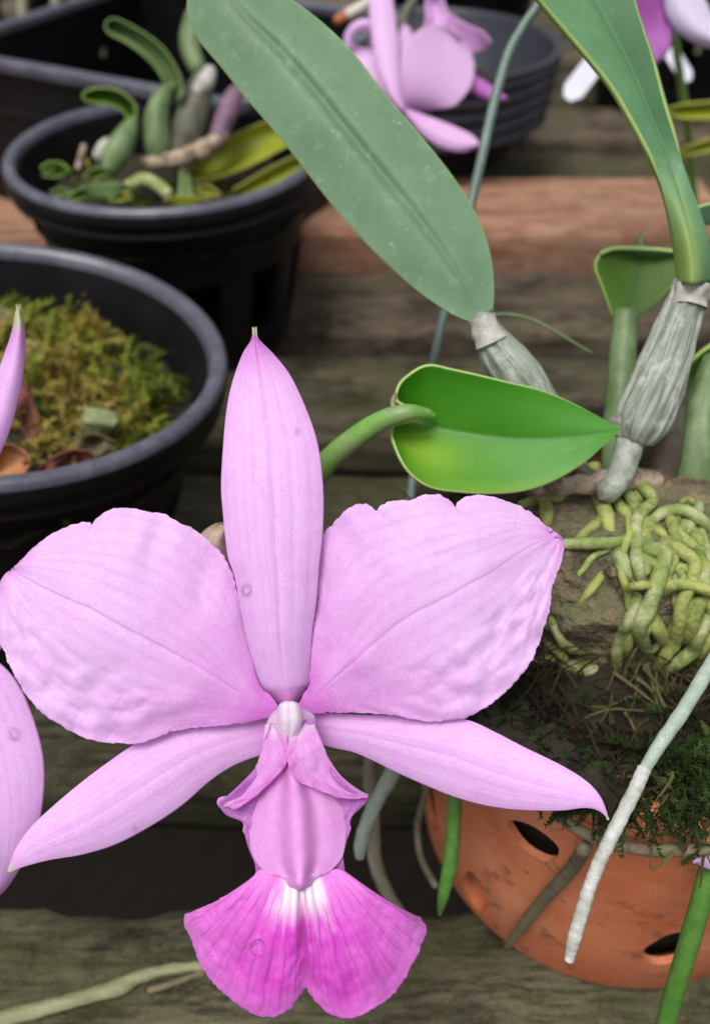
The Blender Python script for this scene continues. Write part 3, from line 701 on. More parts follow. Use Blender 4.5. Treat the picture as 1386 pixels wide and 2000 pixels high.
blade('petal', PL_U, PL_D, .1635, mk_dzp(1.0, False), PETAL, fl, n=230, m=150, pig=pigp, per=6, soft=60)
blade('petal', PR_U, PR_D, .1635, mk_dzp(7.0, True), PETAL, fl, n=230, m=150, pig=pigp, per=6, soft=60)
LS_U = [(548, 1385), (520, 1395), (470, 1400), (400, 1410), (330, 1425), (278, 1446), (217, 1487), (151, 1537), (81, 1598), (56, 1625), (35, 1656), (24, 1684), (18, 1702)]
LS_D = [(552, 1420), (540, 1450), (515, 1470), (480, 1482), (444, 1499), (404, 1527), (364, 1563), (323, 1593), (273, 1623), (222, 1648), (162, 1666), (101, 1676), (60, 1686), (38, 1693), (18, 1702)]
RS_U = [(585, 1385), (630, 1392), (700, 1396), (780, 1398), (850, 1400), (912, 1406), (963, 1428), (1027, 1461), (1087, 1490), (1130, 1515), (1156, 1536), (1173, 1558), (1183, 1582), (1188, 1602)]
RS_D = [(582, 1420), (605, 1440), (640, 1458), (688, 1469), (726, 1485), (774, 1509), (828, 1533), (882, 1555), (936, 1571), (990, 1580), (1043, 1583), (1097, 1583), (1140, 1578), (1165, 1582), (1178, 1591), (1188, 1602)]
def dz_ls(s, t):
    return .0035*sstep(.0, .3, s)*0 + .0020*(2*t-1)**2*math.sin(math.pi*s) - .0035*math.sin(math.pi*s) - .004*sstep(.6, 1, s) + .00008*math.exp(-((t-.5)/.06)**2)*math.sin(math.pi*s) + .00004*math.sin(t*26+2*s)*math.sin(math.pi*s)
pigs = lambda s, t: max(.7*sstep(.2, .0, s), .3*sstep(.9, 1, s), .25*sstep(.6, .2, s)*(1-t))
blade('lateral_sepal', LS_U, LS_D, .1675, dz_ls, SEPAL, fl, n=120, m=50, pig=pigs, tip=lambda s, t: sstep(.965, .985, s), spot=[(265, 1615, 8, False)])
blade('lateral_sepal', RS_U, RS_D, .1670, lambda s, t: dz_ls(s, t)-.008*sstep(.25, 1, s), SEPAL, fl, n=120, m=50, pig=pigs, tip=lambda s, t: sstep(.975, .99, s))

# lip: fan-shaped middle lobe + side lobes folded over the column
def cx8(p): return (340+.375*p[0], 1300+.375*p[1])
def fan(name, neck, outer, zf, mat, parent, n=110, m=241, pig=None, wht=None, spot=None, thick=.0004):
    nk = resample(catmull([(a, b, 0) for a, b in neck], 8), m); ou = resample(catmull([(a, b, 0) for a, b in outer], 8), m)
    rows = []; P = []; Q = []; S = []
    for i in range(n):
        v = i/(n-1); row = []
        for j in range(m):
            u = j/(m-1); p = nk[j].lerp(ou[j], v)
            ub = 4*v*(1-v)*sstep(.25, 0, min(u, 1-u))*6; p.y += ub; p = p+ruf(p, 2)*sstep(.93, 1, v)*1.1      # side edges sag a little
            row.append(W(p.x, p.y, zf(u, v))); P.append(pig(u, v)); Q.append(wht(u, v)); S.append(spot(u, v))
        rows.append(row)
    return gridmesh(name, rows, mat, parent, attrs={'pig': P, 'wht': Q, 'spot': S}, thick=thick)
NECK = [cx8(p) for p in [(436, 1080), (480, 1060), (560, 1075), (660, 1085), (770, 1075), (840, 1060), (884, 1080)]]
OUT = [cx8(p) for p in [(70, 1300), (60, 1335), (80, 1385), (104, 1430), (125, 1500), (152, 1565), (195, 1625), (242, 1675), (330, 1752), (430, 1810), (500, 1822), (570, 1800), (620, 1755), (652, 1702), (672, 1680), (690, 1660), (700, 1675), (712, 1695), (742, 1742), (790, 1790), (870, 1825), (940, 1825), (1020, 1790), (1120, 1720), (1200, 1622), (1228, 1560), (1262, 1500), (1280, 1440), (1302, 1400), (1298, 1352), (1272, 1322)]]
def zlip(u, v):
    c = abs(u-.5)*2
    z = .1560-.0050*math.sin(math.pi*min(1, v*.62+.1))+.0022*v*v+.0050*c*c*v
    z += .0011*math.exp(-((u-.5)/.03)**2)*sstep(.0, .25, v)*(1-.3*v)      # centre channel
    z -= .0006*math.exp(-((abs(u-.5)-.07)/.035)**2)*sstep(0, .15, v)*sstep(.8, .3, v)
    z += .00050*math.sin(u*2*math.pi*9+1.5*nz((u*4, v*3, 0)))*v*sstep(1.0, .6, v)
    z += .0010*nz((u*7, v*4, 3))*v+.00035*nz((u*26, v*14, 5))*v + .0009*math.sin(u*34)*sstep(.8, 1, v)*.5
    return z
lip = fan('lip', NECK, OUT, zlip, LIP, fl,
    pig=lambda u, v: min(1, .35+.65*sstep(.05, .4, v)*math.exp(-(abs(u-.5)/.42)**2)*1.15)*(1-.35*sstep(.75, 1, v)),
    wht=lambda u, v: sstep(.44+.16*nz((u*30, v*2, 9)), .14, v)*sstep(.25, .12, abs(u-.5)+.05*nz((u*14, v*6, 2)))*(1-.9*math.exp(-((u-.5)/.012)**2)),
    spot=lambda u, v: .85*max(math.exp(-((u-.5)/.010)**2)*sstep(.95, .5, v), .75*math.exp(-((abs(u-.5)-.045)/.006)**2)*sstep(.6, .15, v), .4*math.exp(-((abs(u-.5)-.085)/.005)**2)*sstep(.5, .15, v), .55*math.exp(-((abs(u-.5)-.02)/.02)**2)*sstep(.2, .5, v)*sstep(1, .6, v)))
# back of the side lobes, wrapping behind the column and joining the neck
SB_L = [cx8(p) for p in [(500, 300), (470, 400), (430, 520), (340, 620), (262, 690), (232, 712), (262, 762), (330, 792), (362, 822), (358, 858), (372, 880), (398, 960), (420, 1030), (432, 1090), (470, 1130)]]
SB_LR = [cx8(p) for p in [(560, 320), (560, 420), (540, 520), (500, 620), (480, 690), (470, 740), (470, 790), (475, 830), (480, 870), (490, 900), (500, 940), (520, 1000), (540, 1060), (560, 1110), (580, 1150)]]
blade('side_lobe', SB_L, SB_LR, .1585, lambda s, t: -.0032*s-.0030*math.exp(-((s-.36)/.14)**2)*(1-t)+.0005*nz((s*9, t*4, 1)), LOBE, lip, n=70, m=24, pig=lambda s, t: .35+.5*sstep(.7, 1, s))
SB_R = [cx8(p) for p in [(720, 270), (760, 380), (800, 500), (870, 600), (960, 665), (1006, 690), (970, 730), (935, 765), (915, 815), (922, 845), (908, 890), (890, 950), (878, 1010), (880, 1090), (830, 1130)]]
SB_RL = [cx8(p) for p in [(650, 300), (690, 420), (740, 520), (790, 620), (810, 690), (815, 740), (815, 790), (815, 830), (810, 870), (800, 900), (790, 940), (770, 1000), (750, 1060), (730, 1110), (710, 1150)]]
blade('side_lobe', SB_RL, SB_R, .1585, lambda s, t: -.0032*s-.0030*math.exp(-((s-.36)/.14)**2)*t+.0005*nz((s*9, t*4, 8)), LOBE, lip, n=70, m=24, pig=lambda s, t: .35+.5*sstep(.7, 1, s))
# front flaps of the side lobes over the top of the column
FL_O = [cx8(p) for p in [(486, 306), (476, 360), (466, 430), (436, 520), (392, 600), (335, 660), (290, 695), (262, 692), (236, 700), (238, 722), (262, 738)]]
FL_I = [cx8(p) for p in [(545, 306), (575, 345), (592, 400), (597, 450), (590, 500), (560, 545), (500, 612), (440, 668), (390, 708), (330, 738), (290, 742)]]
blade('side_lobe', FL_O, FL_I, .1535, lambda s, t: .0040*sstep(.35, 0, s)+.0022*(1-t)**2-.0010*sstep(.6, 1, t)+.0016*s+.00025*nz((s*9, t*4, 2))+.00024*sstep(.7, 1, t)*math.sin(s*34+3*nz((s*5, 0, 0)))+.00005*nz((s*30, t*12, 0)), FLAP, lip, n=110, m=44, pig=lambda s, t: .25+.6*sstep(.65, 1, t), wht=lambda s, t: .75*sstep(.2, .02, s))
FR_I = [cx8(p) for p in [(628, 350), (602, 390), (590, 440), (592, 500), (610, 560), (660, 610), (730, 640), (800, 668), (860, 690), (930, 697), (1008, 690)]]
FR_O = [cx8(p) for p in [(690, 288), (725, 300), (745, 350), (768, 410), (795, 475), (830, 535), (870, 588), (915, 628), (960, 660), (990, 676), (1010, 684)]]
blade('side_lobe', FR_I, FR_O, .1530, lambda s, t: .0040*sstep(.3, 0, s)+.0022*t**2-.0010*sstep(.4, 0, t)+.0018*s+.00025*nz((s*9, t*4, 6))+.00024*sstep(.3, 0, t)*math.sin(s*34+3*nz((s*5, 0, 4)))+.00005*nz((s*30, t*12, 5)), FLAP, lip, n=110, m=44, pig=lambda s, t: .2+.5*sstep(.35, 0, t), wht=lambda s, t: .75*sstep(.2, .02, s))
# column: broad winged shield with a raised ridge ending in a blunt nose
CO_L = [cx8(p) for p in [(585, 400), (545, 500), (470, 620), (415, 720), (396, 800), (392, 870), (400, 940), (420, 1000), (455, 1050), (505, 1085), (555, 1100), (578, 1112), (592, 1132), (612, 1150), (636, 1162), (655, 1165)]]
CO_R = [cx8(p) for p in [(610, 400), (680, 500), (790, 620), (860, 700), (884, 770), (893, 850), (888, 930), (870, 1000), (830, 1050), (785, 1085), (742, 1100), (722, 1112), (712, 1132), (696, 1150), (676, 1162), (655, 1165)]]
def zcol(s, t):
    c = abs(t-.5)*2
    wing = .0022*c*c*math.sin(math.pi*min(1, s*1.1+.05)) - .0005*math.exp(-((c-.62)/.25)**2)*math.sin(math.pi*s)
    ridge = -.0026*math.exp(-(abs(t-.5)/(.125+.02*s+.18*sstep(.82, .95, s)))**2.4)*(sstep(0, .3, s)*.7+.3)*(1+.35*sstep(.3, .9, s))
    return -.0032*s+wing+ridge+.0030*sstep(.93, 1, s)
col = blade('column', CO_L, CO_R, .1560, zcol, COLM, fl, n=110, m=70, pig=lambda s, t: max(.75*sstep(.6, 0, s), .38*math.exp(-((abs(t-.5)-.14)/.17)**2), .35*sstep(.8, 1, s), .25), thick=.0003)
# white hood at the top of the column
HO_L = [cx8(p) for p in [(588, 196), (566, 202), (553, 218), (550, 255), (553, 300), (560, 340), (575, 372), (598, 392)]]
HO_R = [cx8(p) for p in [(605, 196), (630, 202), (646, 218), (654, 255), (655, 292), (644, 325), (625, 358), (602, 392)]]
blade('column_hood', HO_L, HO_R, .1545, lambda s, t: .0014*(2*t-1)**4+.0020*sstep(.16, 0, s)+.0016*sstep(.4, 1, s)+.0002*math.cos(t*12), HOODM, fl, n=40, m=30, pig=lambda s, t: .8*sstep(.6, 1, s))
HB_L = [cx8(p) for p in [(548, 230), (512, 262), (492, 300), (486, 330), (500, 372), (560, 400)]]
HB_R = [cx8(p) for p in [(660, 230), (700, 248), (724, 268), (732, 300), (728, 340), (660, 400)]]
blade('column_base', HB_L, HB_R, .1580, lambda s, t: .003*(2*t-1)**2, HOODM, fl, n=30, m=30, pig=lambda s, t: 1.0)
# flower stalk, hidden behind
tube('flower_stalk', [W(565, 1388, .166), W(585, 1420, .182), W(680, 1400, .205), W(860, 1330, .215), W(1010, 1260, .215)], [.0022, .0017, .0016, .0018, .002], STEMG, fl)
# dry sheath peeping out between petal and sepal
blade('stalk_sheath', [(390, 1065), (388, 1050), (398, 1036), (420, 1022), (448, 1018)], [(450, 1100), (446, 1085), (448, 1065), (452, 1045), (455, 1022)], .172, lambda s, t: -.004*math.sin(math.pi*t), DRYSH, fl, n=20, m=14)
tube('stalk_sheath', [W(440, 1060, .172), W(480, 1140, .176), W(560, 1300, .178), W(585, 1420, .183)], [.0012, .0014, .0016, .0017], STEMG, fl)
# a drop of water lying on the lip
V = []; F = []; dc = W(503, 1851, .1513); ax = -(dc-CAM).normalized(); sx = ax.orthogonal().normalized(); sy = ax.cross(sx)
for i in range(9):
    th = math.pi/2*i/8
    for j in range(20):
        a = 2*math.pi*j/20; V.append(dc+(sx*math.cos(a)+sy*math.sin(a)*.9)*.00135*math.cos(th)+ax*.0007*math.sin(th))
F = [(i*20+j, i*20+(j+1) % 20, (i+1)*20+(j+1) % 20, (i+1)*20+j) for i in range(8) for j in range(20)]+[tuple(range(19, -1, -1))]
tag(link('water_drop', V, F, WATER), 'clear water drop lying on the magenta lip', 'water drop')

# ------------------------------------------------------------------ flower at the edge of the frame
f2 = empty('orchid_flower', W(-140, 1270, .160), 'lilac orchid flower cut off by the frame, only sepals showing', 'flower', 'lilac orchid flowers')
D2_L = [(-185, 1235), (-170, 1150), (-140, 1050), (-95, 940), (-50, 840), (-22, 770), (0, 715), (18, 665), (26, 635), (29, 612), (36, 594)]
D2_R = [(-110, 1235), (-85, 1150), (-60, 1060), (-25, 950), (2, 885), (20, 840), (38, 775), (48, 715), (50, 665), (48, 630), (42, 608), (36, 594)]
blade('dorsal_sepal', D2_L, D2_R, .158, lambda s, t: .002*(2*t-1)**2-.003*s*(1-s), SEPAL, f2, n=90, m=36, pig=lambda s, t: max(.8*sstep(.1, 0, s), .55*sstep(.8, .97, s)), tip=lambda s, t: sstep(.90, .95, s))
L2_L = [(-165, 1262), (-180, 1330), (-172, 1420), (-146, 1520), (-105, 1610), (-65, 1680), (-38, 1725), (-12, 1752)]
L2_R = [(-120, 1252), (-60, 1262), (0, 1297), (40, 1345), (72, 1425), (86, 1500), (80, 1585), (58, 1655), (28, 1708), (6, 1738), (-12, 1752)]
blade('lateral_sepal', L2_L, L2_R, .170, lambda s, t: .003*(2*t-1)**2-.002*math.sin(math.pi*s), SEPAL, f2, n=90, m=44, pig=lambda s, t: max(.7*sstep(.15, 0, s), .3*sstep(.9, 1, s)), spot=[(29, 1434, 11, True)])
sh = lambda P, dx, dy, k=.8: [(565+(a-565)*k+dx, 1385+(b-1385)*k+dy) for a, b in P]
blade('petal', sh(PL_U, -710, -120), sh(PL_D, -710, -120), .162, mk_dzp(3.0, False), PETAL, f2, n=80, m=60, pig=pigp, per=6)
blade('petal', [(-130, 1262), (-120, 1200), (-90, 1150), (-40, 1130), (10, 1150), (40, 1190)], [(-130, 1275), (-90, 1300), (-40, 1300), (0, 1270), (25, 1235), (40, 1190)], .176, lambda s, t: .004*s, PETAL, f2, n=50, m=40, pig=pigp)
blade('lateral_sepal', sh(LS_U, -710, -120), sh(LS_D, -710, -120), .168, dz_ls, SEPAL, f2, n=60, m=30, pig=pigs)
fan('lip', sh(NECK, -840, -120, .9), sh(OUT, -880, -120, .9), zlip, LIP, f2, n=40, m=60, pig=lambda u, v: .8*sstep(0, .4, v), wht=lambda u, v: sstep(.3, .1, v), spot=lambda u, v: 0)
tube('flower_stalk', [W(-140, 1270, .165), W(-200, 1300, .19), W(-300, 1500, .22), W(-320, 1700, .26)], .0018, STEMG, f2)

ZS = 1.0
f5 = empty('orchid_flower', W(1450, 1640, .15), 'pale petal tip entering at the edge beside the terracotta', 'flower', 'lilac orchid flowers')
blade('lateral_sepal', [(1352, 1682), (1362, 1671), (1375, 1665), (1400, 1650), (1440, 1635), (1480, 1640)], [(1352, 1682), (1365, 1690), (1380, 1697), (1410, 1705), (1450, 1700), (1480, 1680)], .150, lambda s, t: .001*(2*t-1)**2, PALEP, f5, n=40, m=20)
ptube('flower_stalk', [(1470, 1650, .152), (1420, 1660, .154), (1384, 1700, .156), (1368, 1760, .158), (1345, 1840, .162), (1318, 1930, .167), (1296, 2010, .172), (1270, 2120, .18)], [14, 17, 19, 20, 20, 19, 18, 18], ROOTGN, f5)

# ------------------------------------------------------------------ far flowers
f3 = empty('orchid_flower', W(790, 210, .36), 'pale lilac flower seen from behind against the ridged pot', 'flower', 'far orchid flowers')
bl = lambda s, t: .002*(2*t-1)**2
blade('dorsal_sepal', [(782, 215), (760, 190), (738, 140), (725, 70), (720, 0), (722, -60), (745, -95)], [(792, 215), (785, 190), (780, 140), (776, 70), (768, 0), (762, -60), (745, -95)], .350, bl, PALEP, f3, n=50, m=20, pig=lambda s, t: .4*sstep(.3, 0, s))
blade('petal', [(788, 215), (783, 170), (785, 115), (800, 75), (832, 52), (866, 52), (900, 72)], [(795, 218), (840, 216), (885, 207), (914, 178), (926, 145), (922, 105), (900, 72)], .360, lambda s, t: .010*(t-.5)-.004*math.sin(math.pi*s)+.0005*math.sin(s*9+t*5), PALEP, f3, n=70, m=50, pig=lambda s, t: .5*sstep(.4, 0, s), soft=20, thick=.0005)
blade('petal', [(820, 120), (850, 60), (868, 25), (880, 28), (905, 45), (940, 62), (958, 84)], [(850, 130), (880, 110), (905, 104), (925, 104), (935, 100), (950, 96), (958, 84)], .368, lambda s, t: .006*t-.006*s, PALEP, f3, n=40, m=24, pig=lambda s, t: .25+.2*t, thick=.0005)
blade('petal', [(812, 110), (822, 70), (832, 40), (831, 10), (836, -12), (846, -22)], [(850, 110), (862, 70), (872, 35), (866, 4), (858, -12), (846, -22)], .366, lambda s, t: .004*math.sin(math.pi*t)-.004*s, PALEP, f3, n=40, m=20, pig=lambda s, t: .2, thick=.0005)
blade('petal', [(785, 218), (740, 190), (700, 150), (670, 110), (668, 95), (676, 82)], [(788, 212), (780, 170), (765, 130), (740, 100), (710, 92), (676, 82)], .366, lambda s, t: .004*s, PALEP, f3, n=50, m=30)
ptube('petal', [(678, 95, .366), (682, 68, .364), (700, 50, .362), (722, 50, .362), (732, 66, .366), (722, 92, .37)], [7, 9, 10, 10, 9, 5], PALEP, f3)
blade('petal', [(782, 180), (776, 130), (775, 80), (780, 60), (790, 45)], [(784, 180), (790, 140), (806, 90), (804, 60), (790, 45)], .364, bl, PALEP, f3, n=30, m=16)
blade('lateral_sepal', [(786, 208), (806, 216), (850, 232), (895, 250), (925, 266), (938, 284)], [(786, 218), (805, 245), (830, 270), (865, 290), (905, 297), (938, 284)], .352, bl, PALEP, f3, n=40, m=20, pig=lambda s, t: .45*sstep(.4, 0, s)+.15)
blade('lateral_sepal', [(880, 150), (920, 146), (950, 160), (975, 178), (992, 192)], [(880, 165), (915, 180), (945, 194), (970, 200), (992, 192)], .368, bl, MAGP, f3, n=30, m=14, pig=lambda s, t: .2)
ptube('flower_stalk', [(790, 212, .372), (830, 330, .39), (875, 480, .42), (895, 580, .44)], 9, STEMG, f3)
ptube('flower_bract', [(815, -10, .40), (795, 20, .40), (785, 50, .40), (782, 90, .395)], [9, 10, 9, 6], BULBD, f3)
f4 = empty('orchid_flower', W(1290, -20, .36), 'magenta and white orchid flower at the far top corner', 'flower', 'far orchid flowers')
blade('lip', [(1252, -60), (1238, -10), (1236, 30), (1242, 70), (1255, 110), (1272, 130)], [(1285, -60), (1298, -10), (1308, 30), (1312, 70), (1300, 105), (1272, 130)], .360, lambda s, t: .02*(t-.5)**2+.001*math.sin(t*40), MAGP, f4, n=40, m=30, pig=lambda s, t: sstep(.75, .35, s))
blade('petal', [(1290, -60), (1296, -10), (1302, 30), (1325, 62), (1360, 85), (1400, 95), (1440, 85)], [(1320, -70), (1355, -30), (1378, 5), (1390, 30), (1410, 50), (1430, 65), (1440, 85)], .355, lambda s, t: .02*(t-.5)**2, WHITP, f4, n=40, m=26)
blade('petal', [(1270, -70), (1230, -120), (1180, -140), (1140, -120)], [(1270, -60), (1230, -50), (1180, -70), (1140, -120)], .37, bl, WHITP, f4, n=30, m=20)
ptube('flower_stalk', [(1290, -50, .37), (1320, 100, .40), (1350, 330, .46), (1360, 520, .5)], 8, STEMG, f4)

# ------------------------------------------------------------------ orchid plant on bark in the terracotta pot
BC = Vector((.068, .1385, .0885))
bark = empty('bark_mount', BC, 'mossy grey brown bark lump standing in the terracotta pot', 'bark')
V = []; F = []; nu, nv = 110, 64
for i in range(nv+1):
    th = math.pi*i/nv
    for j in range(nu):
        a = 2*math.pi*j/nu; e = lambda c, p: math.copysign(abs(c)**p, c)
        p = Vector((e(math.sin(th), .45)*e(math.cos(a), .6), e(math.sin(th), .45)*e(math.sin(a), .6), e(math.cos(th), .55)))
        d = 1+.13*nz(p, 1.6, 3)+.09*nz(p, 4.2, 5)+.05*nz(p, 11, 2)+.025*nz(p, 26, 2)
        V.append(BC+Vector((p.x*.035*d, p.y*.022*d, p.z*.0200*d)))
for i in range(nv):
    for j in range(nu): F.append((i*nu+j, i*nu+(j+1) % nu, (i+1)*nu+(j+1) % nu, (i+1)*nu+j))
link('bark_body', V, F, BARK, bark)
from mathutils.bvhtree import BVHTree
tree = BVHTree.FromPolygons([tuple(v) for v in V], F)
def onbark(px, py, off):
    """where the line of sight meets the bark lump, or beside it at its face's distance"""
    d = ray(px, py).normalized(); h = tree.ray_cast(CAM, d)
    if h[0] is None:
        h = tree.find_nearest(CAM+d*.19); t = (h[0]-CAM).dot(d)
    else: t = h[3]
    return CAM+d*(t-off)

pl = empty('orchid_plant', BC+Vector((0, .005, .018)), 'orchid plant with ribbed grey bulbs, thick leaves and tangled roots', 'orchid plant')
c5 = lambda q: (960+.31*q[0], 880+.31*q[1])
ROOTS = [
 ([(640, 90), (660, 230), (690, 330), (720, 420), (750, 530)], 38, ROOTY, .0012),
 ([(240, 615), (450, 592), (600, 586), (760, 580), (850, 556)], 27, ROOTG, .0016),
 ([(690, 430), (600, 510), (520, 575)], 26, ROOTY, .0006),
 ([(880, 185), (960, 240), (1010, 320), (930, 400), (900, 480), (908, 600), (918, 720), (945, 860)], 33, ROOTG, .0022),
 ([(735, 235), (790, 330), (845, 400), (890, 450)], 26, ROOTY, .0008),
 ([(780, 200), (850, 270), (895, 340), (900, 410)], 30, ROOTG, .0014),
 ([(860, 190), (920, 270), (950, 330)], 26, ROOTY, .0006),
 ([(790, 620), (825, 730), (880, 830)], 34, ROOTG, .0008),
 ([(820, 885), (890, 858), (970, 850), (1050, 880)], 22, ROOTY, .0026),
 ([(960, 540), (1000, 620), (1085, 640), (1065, 760), (1025, 880), (985, 990), (935, 1080), (935, 1170), (985, 1265)], 38, ROOTG, .0024),
 ([(1060, 905), (1140, 850), (1250, 850), (1390, 890), (1500, 930)], 27, ROOTY, .0036),
 ([(970, 480), (1060, 400), (1190, 370), (1300, 420), (1400, 520)], 30, ROOTG, .0022),
 ([(1100, 390), (1150, 500), (1250, 590), (1400, 670)], 30, ROOTY, .0020),
 ([(1080, 580), (1190, 630), (1275, 710), (1262, 830), (1200, 950), (1175, 1100), (1150, 1200), (1090, 1290), (1020, 1390)], 33, ROOTY, .0026),
 ([(1240, 470), (1310, 580), (1400, 640)], 32, ROOTY, .0016),
 ([(1325, 880), (1290, 1000), (1245, 1150), (1195, 1215)], 36, ROOTY, .0022),
 ([(1400, 960), (1310, 1150), (1265, 1255), (1170, 1340), (1060, 1410)], 36, ROOTG, .0034),
 ([(1420, 1080), (1330, 1230), (1290, 1340)], 34, ROOTY, .0026),
 ([(910, 890), (915, 990), (860, 1080), (815, 1170), (788, 1280), (782, 1430)], 32, ROOTG, .0016),
 ([(370, 1040), (420, 1170), (480, 1240), (600, 1275)], 24, ROOTG, .0010),
 ([(200, 1350), (380, 1322), (480, 1350), (600, 1382), (740, 1382)], 34, ROOTG, .0012),
 ([(350, 1200), (440, 1290), (480, 1350)], 24, ROOTY, .0020),
 ([(700, 780), (620, 880), (530, 990)], 22, ROOTY, .0007),
 ([(330, 300), (345, 400), (340, 500)], 34, ROOTY, .0008),
 ([(180, 340), (280, 315), (420, 300), (480, 270)], 22, ROOTY, .0008),
 ([(975, 1010), (1040, 1120), (1105, 1240)], 40, ROOTY, .0014),
 ([(1180, 370), (1195, 325), (1235, 303), (1262, 330), (1250, 360)], 12, ROOTG, .0040),
 ([(1000, 1000), (960, 1110), (940, 1200), (1000, 1290)], 34, ROOTY, .0010),
 ([(1140, 700), (1190, 760), (1230, 820)], 24, ROOTY, .0010),
 ([(1380, 700), (1330, 830), (1370, 960)], 30, ROOTG, .0030),
 ([(1300, 640), (1360, 760), (1420, 860)], 28, ROOTY, .0020),
 ([(1170, 420), (1140, 500), (1190, 580)], 26, ROOTG, .0034),
 ([(1010, 470), (960, 540), (980, 600)], 26, ROOTY, .0012),
 ([(1230, 880), (1220, 1000), (1235, 1120)], 34, ROOTY, .0016),
]
for i in range(12):
    x, y = random.uniform(820, 1380), random.uniform(300, 800); a = random.uniform(1.0, 2.2); q = [(x, y)]
    for k_ in range(random.randint(5, 8)):
        a += random.uniform(-.5, .5); x += 95*math.cos(a); y += 95*math.sin(a); q.append((x, min(y, 1290)))
    ROOTS.append((q, random.uniform(16, 28), random.choice((ROOTG, ROOTY, ROOTG)), random.uniform(.0003, .0012)))
for i in range(16):                    # the tangle goes on past the edge of the frame
    x, y = random.uniform(1420, 1900), random.uniform(380, 700); a = random.uniform(1.1, 2.0); q = [(x, y)]
    for k_ in range(random.randint(5, 7)):
        a += random.uniform(-.45, .45); x += 95*math.cos(a); y += 95*math.sin(a); q.append((max(1405, x), min(y, 1290)))
    ROOTS.append((q, random.uniform(24, 34), random.choice((ROOTG, ROOTY)), random.uniform(.0008, .0024)))
for (pts, r, mt, off) in ROOTS:
    P = [onbark(*c5(q), off) for q in pts]; P[0] = onbark(*c5(pts[0]), -.0015); P[-1] = onbark(*c5(pts[-1]), -.0012)
    rr = r*1.32*.31/FPX*.18
    tube('root', P, [rr*(.92+.16*random.random()) for _ in P[:-1]]+[rr*.6], mt, pl, seg=12, per=8, wob=.13, wobs=600)
# long white hanging root: grey-green upper length, snow white tip
ptube('root', [(1470, 1180, .158), (1430, 1235, .153), (1386, 1300, .150), (1335, 1385, .148), (1290, 1450, .147), (1256, 1505, .1465)], [14, 14, 14, 14, 13.5, 11.5], ROOTGW, pl, seg=16, per=12, ring=.02, wob=.10, wobs=420)
ptube('root', [(1258, 1500, .1465), (1238, 1545, .1462), (1205, 1610, .146), (1178, 1665, .146), (1155, 1720, .146), (1136, 1780, .1465), (1120, 1835, .147), (1110, 1876, .1475)], [13.5, 14, 13.5, 14, 13, 13.5, 13, 9], ROOTW, pl, seg=20, per=16, wob=.10, wobs=520, ring=.03)
ptube('root', [(800, 1420, .20), (770, 1500, .200), (738, 1560, .201), (715, 1610, .202), (704, 1650, .203), (702, 1674, .204)], [15, 16, 15, 14, 13, 9], ROOTGW, pl, seg=12, wob=.1)
ptube('root', [(730, 1420, .212), (722, 1500, .212), (728, 1600, .214), (732, 1680, .216), (752, 1735, .220), (786, 1790, .226)], [13, 14, 14, 14, 13, 10], ROOTGR, pl, seg=10, wob=.12)
ptube('root', [(900, 1450, .185), (888, 1550, .182), (885, 1620, .182), (878, 1690, .183), (866, 1745, .185), (858, 1786, .188)], [14, 15, 15, 15, 12, 4], ROOTGN, pl, seg=12, wob=.08)
tube('root', [onpot(840, 1520, .002), onpot(822, 1580, .002), onpot(815, 1620, .003), onpot(822, 1675, .004), onpot(850, 1730, .005)], .0009, ROOTGR, pl, seg=8)
P = [onpot(a, b, .0022) for a, b in [(1142, 1655), (1120, 1690), (1090, 1725), (1050, 1770), (1015, 1815), (988, 1850)]]
tube('root', P, [.0013, .0014, .0014, .0014, .0013, .0009], ROOTBR, pl, seg=10, wob=.15)
P = [onpot(a, b, .0012) for a, b in [(1085, 1585), (1120, 1615), (1160, 1636), (1210, 1652), (1270, 1660), (1330, 1660), (1400, 1656)]]
tube('root', P, .0011, ROOTBR, pl, seg=10, wob=.15)
# old grey stem under the right bulb
ptube('old_stem', [(1235, 840, .188), (1222, 890, .188), (1205, 935, .188), (1180, 965, .187)], [30, 27, 27, 24], SHEATH, pl, wob=.1)
# ribbed bulb on the right, in a papery sheath
ptube('pseudobulb', [(1238, 856, .188), (1252, 825, .187), (1275, 770, .186), (1300, 700, .185), (1325, 630, .184), (1342, 585, .183), (1350, 555, .183)], [36, 50, 52, 47, 40, 36, 34], SHEATHR, pl, seg=66, per=10, ribs=11, ribamp=.06, wob=.05, wobs=300)
ptube('bulb_sheath', [(1340, 600, .1825), (1346, 575, .1825), (1352, 556, .1825)], [38, 37, 38], SHEATHW, pl, seg=40, wob=.22, cap=False)
ptube('bulb_sheath', [(1228, 862, .188), (1236, 842, .188), (1240, 826, .188)], [30, 44, 52], SHEATHW, pl, seg=30, wob=.12, cap=False)
# slimmer bulb carrying the big leaf
ptube('pseudobulb', [(1130, 930, .195), (1085, 850, .193), (1040, 780, .191), (1005, 730, .190), (975, 690, .189), (952, 650, .188), (940, 622, .187)], [22, 34, 42, 46, 40, 28, 24], SHEATHR, pl, seg=60, per=10, ribs=9, ribamp=.06, wob=.05, wobs=300)
ptube('bulb_sheath', [(958, 668, .1876), (946, 640, .187), (939, 618, .1866)], [32, 27, 25.5], SHEATHW, pl, seg=40, wob=.22, cap=False)
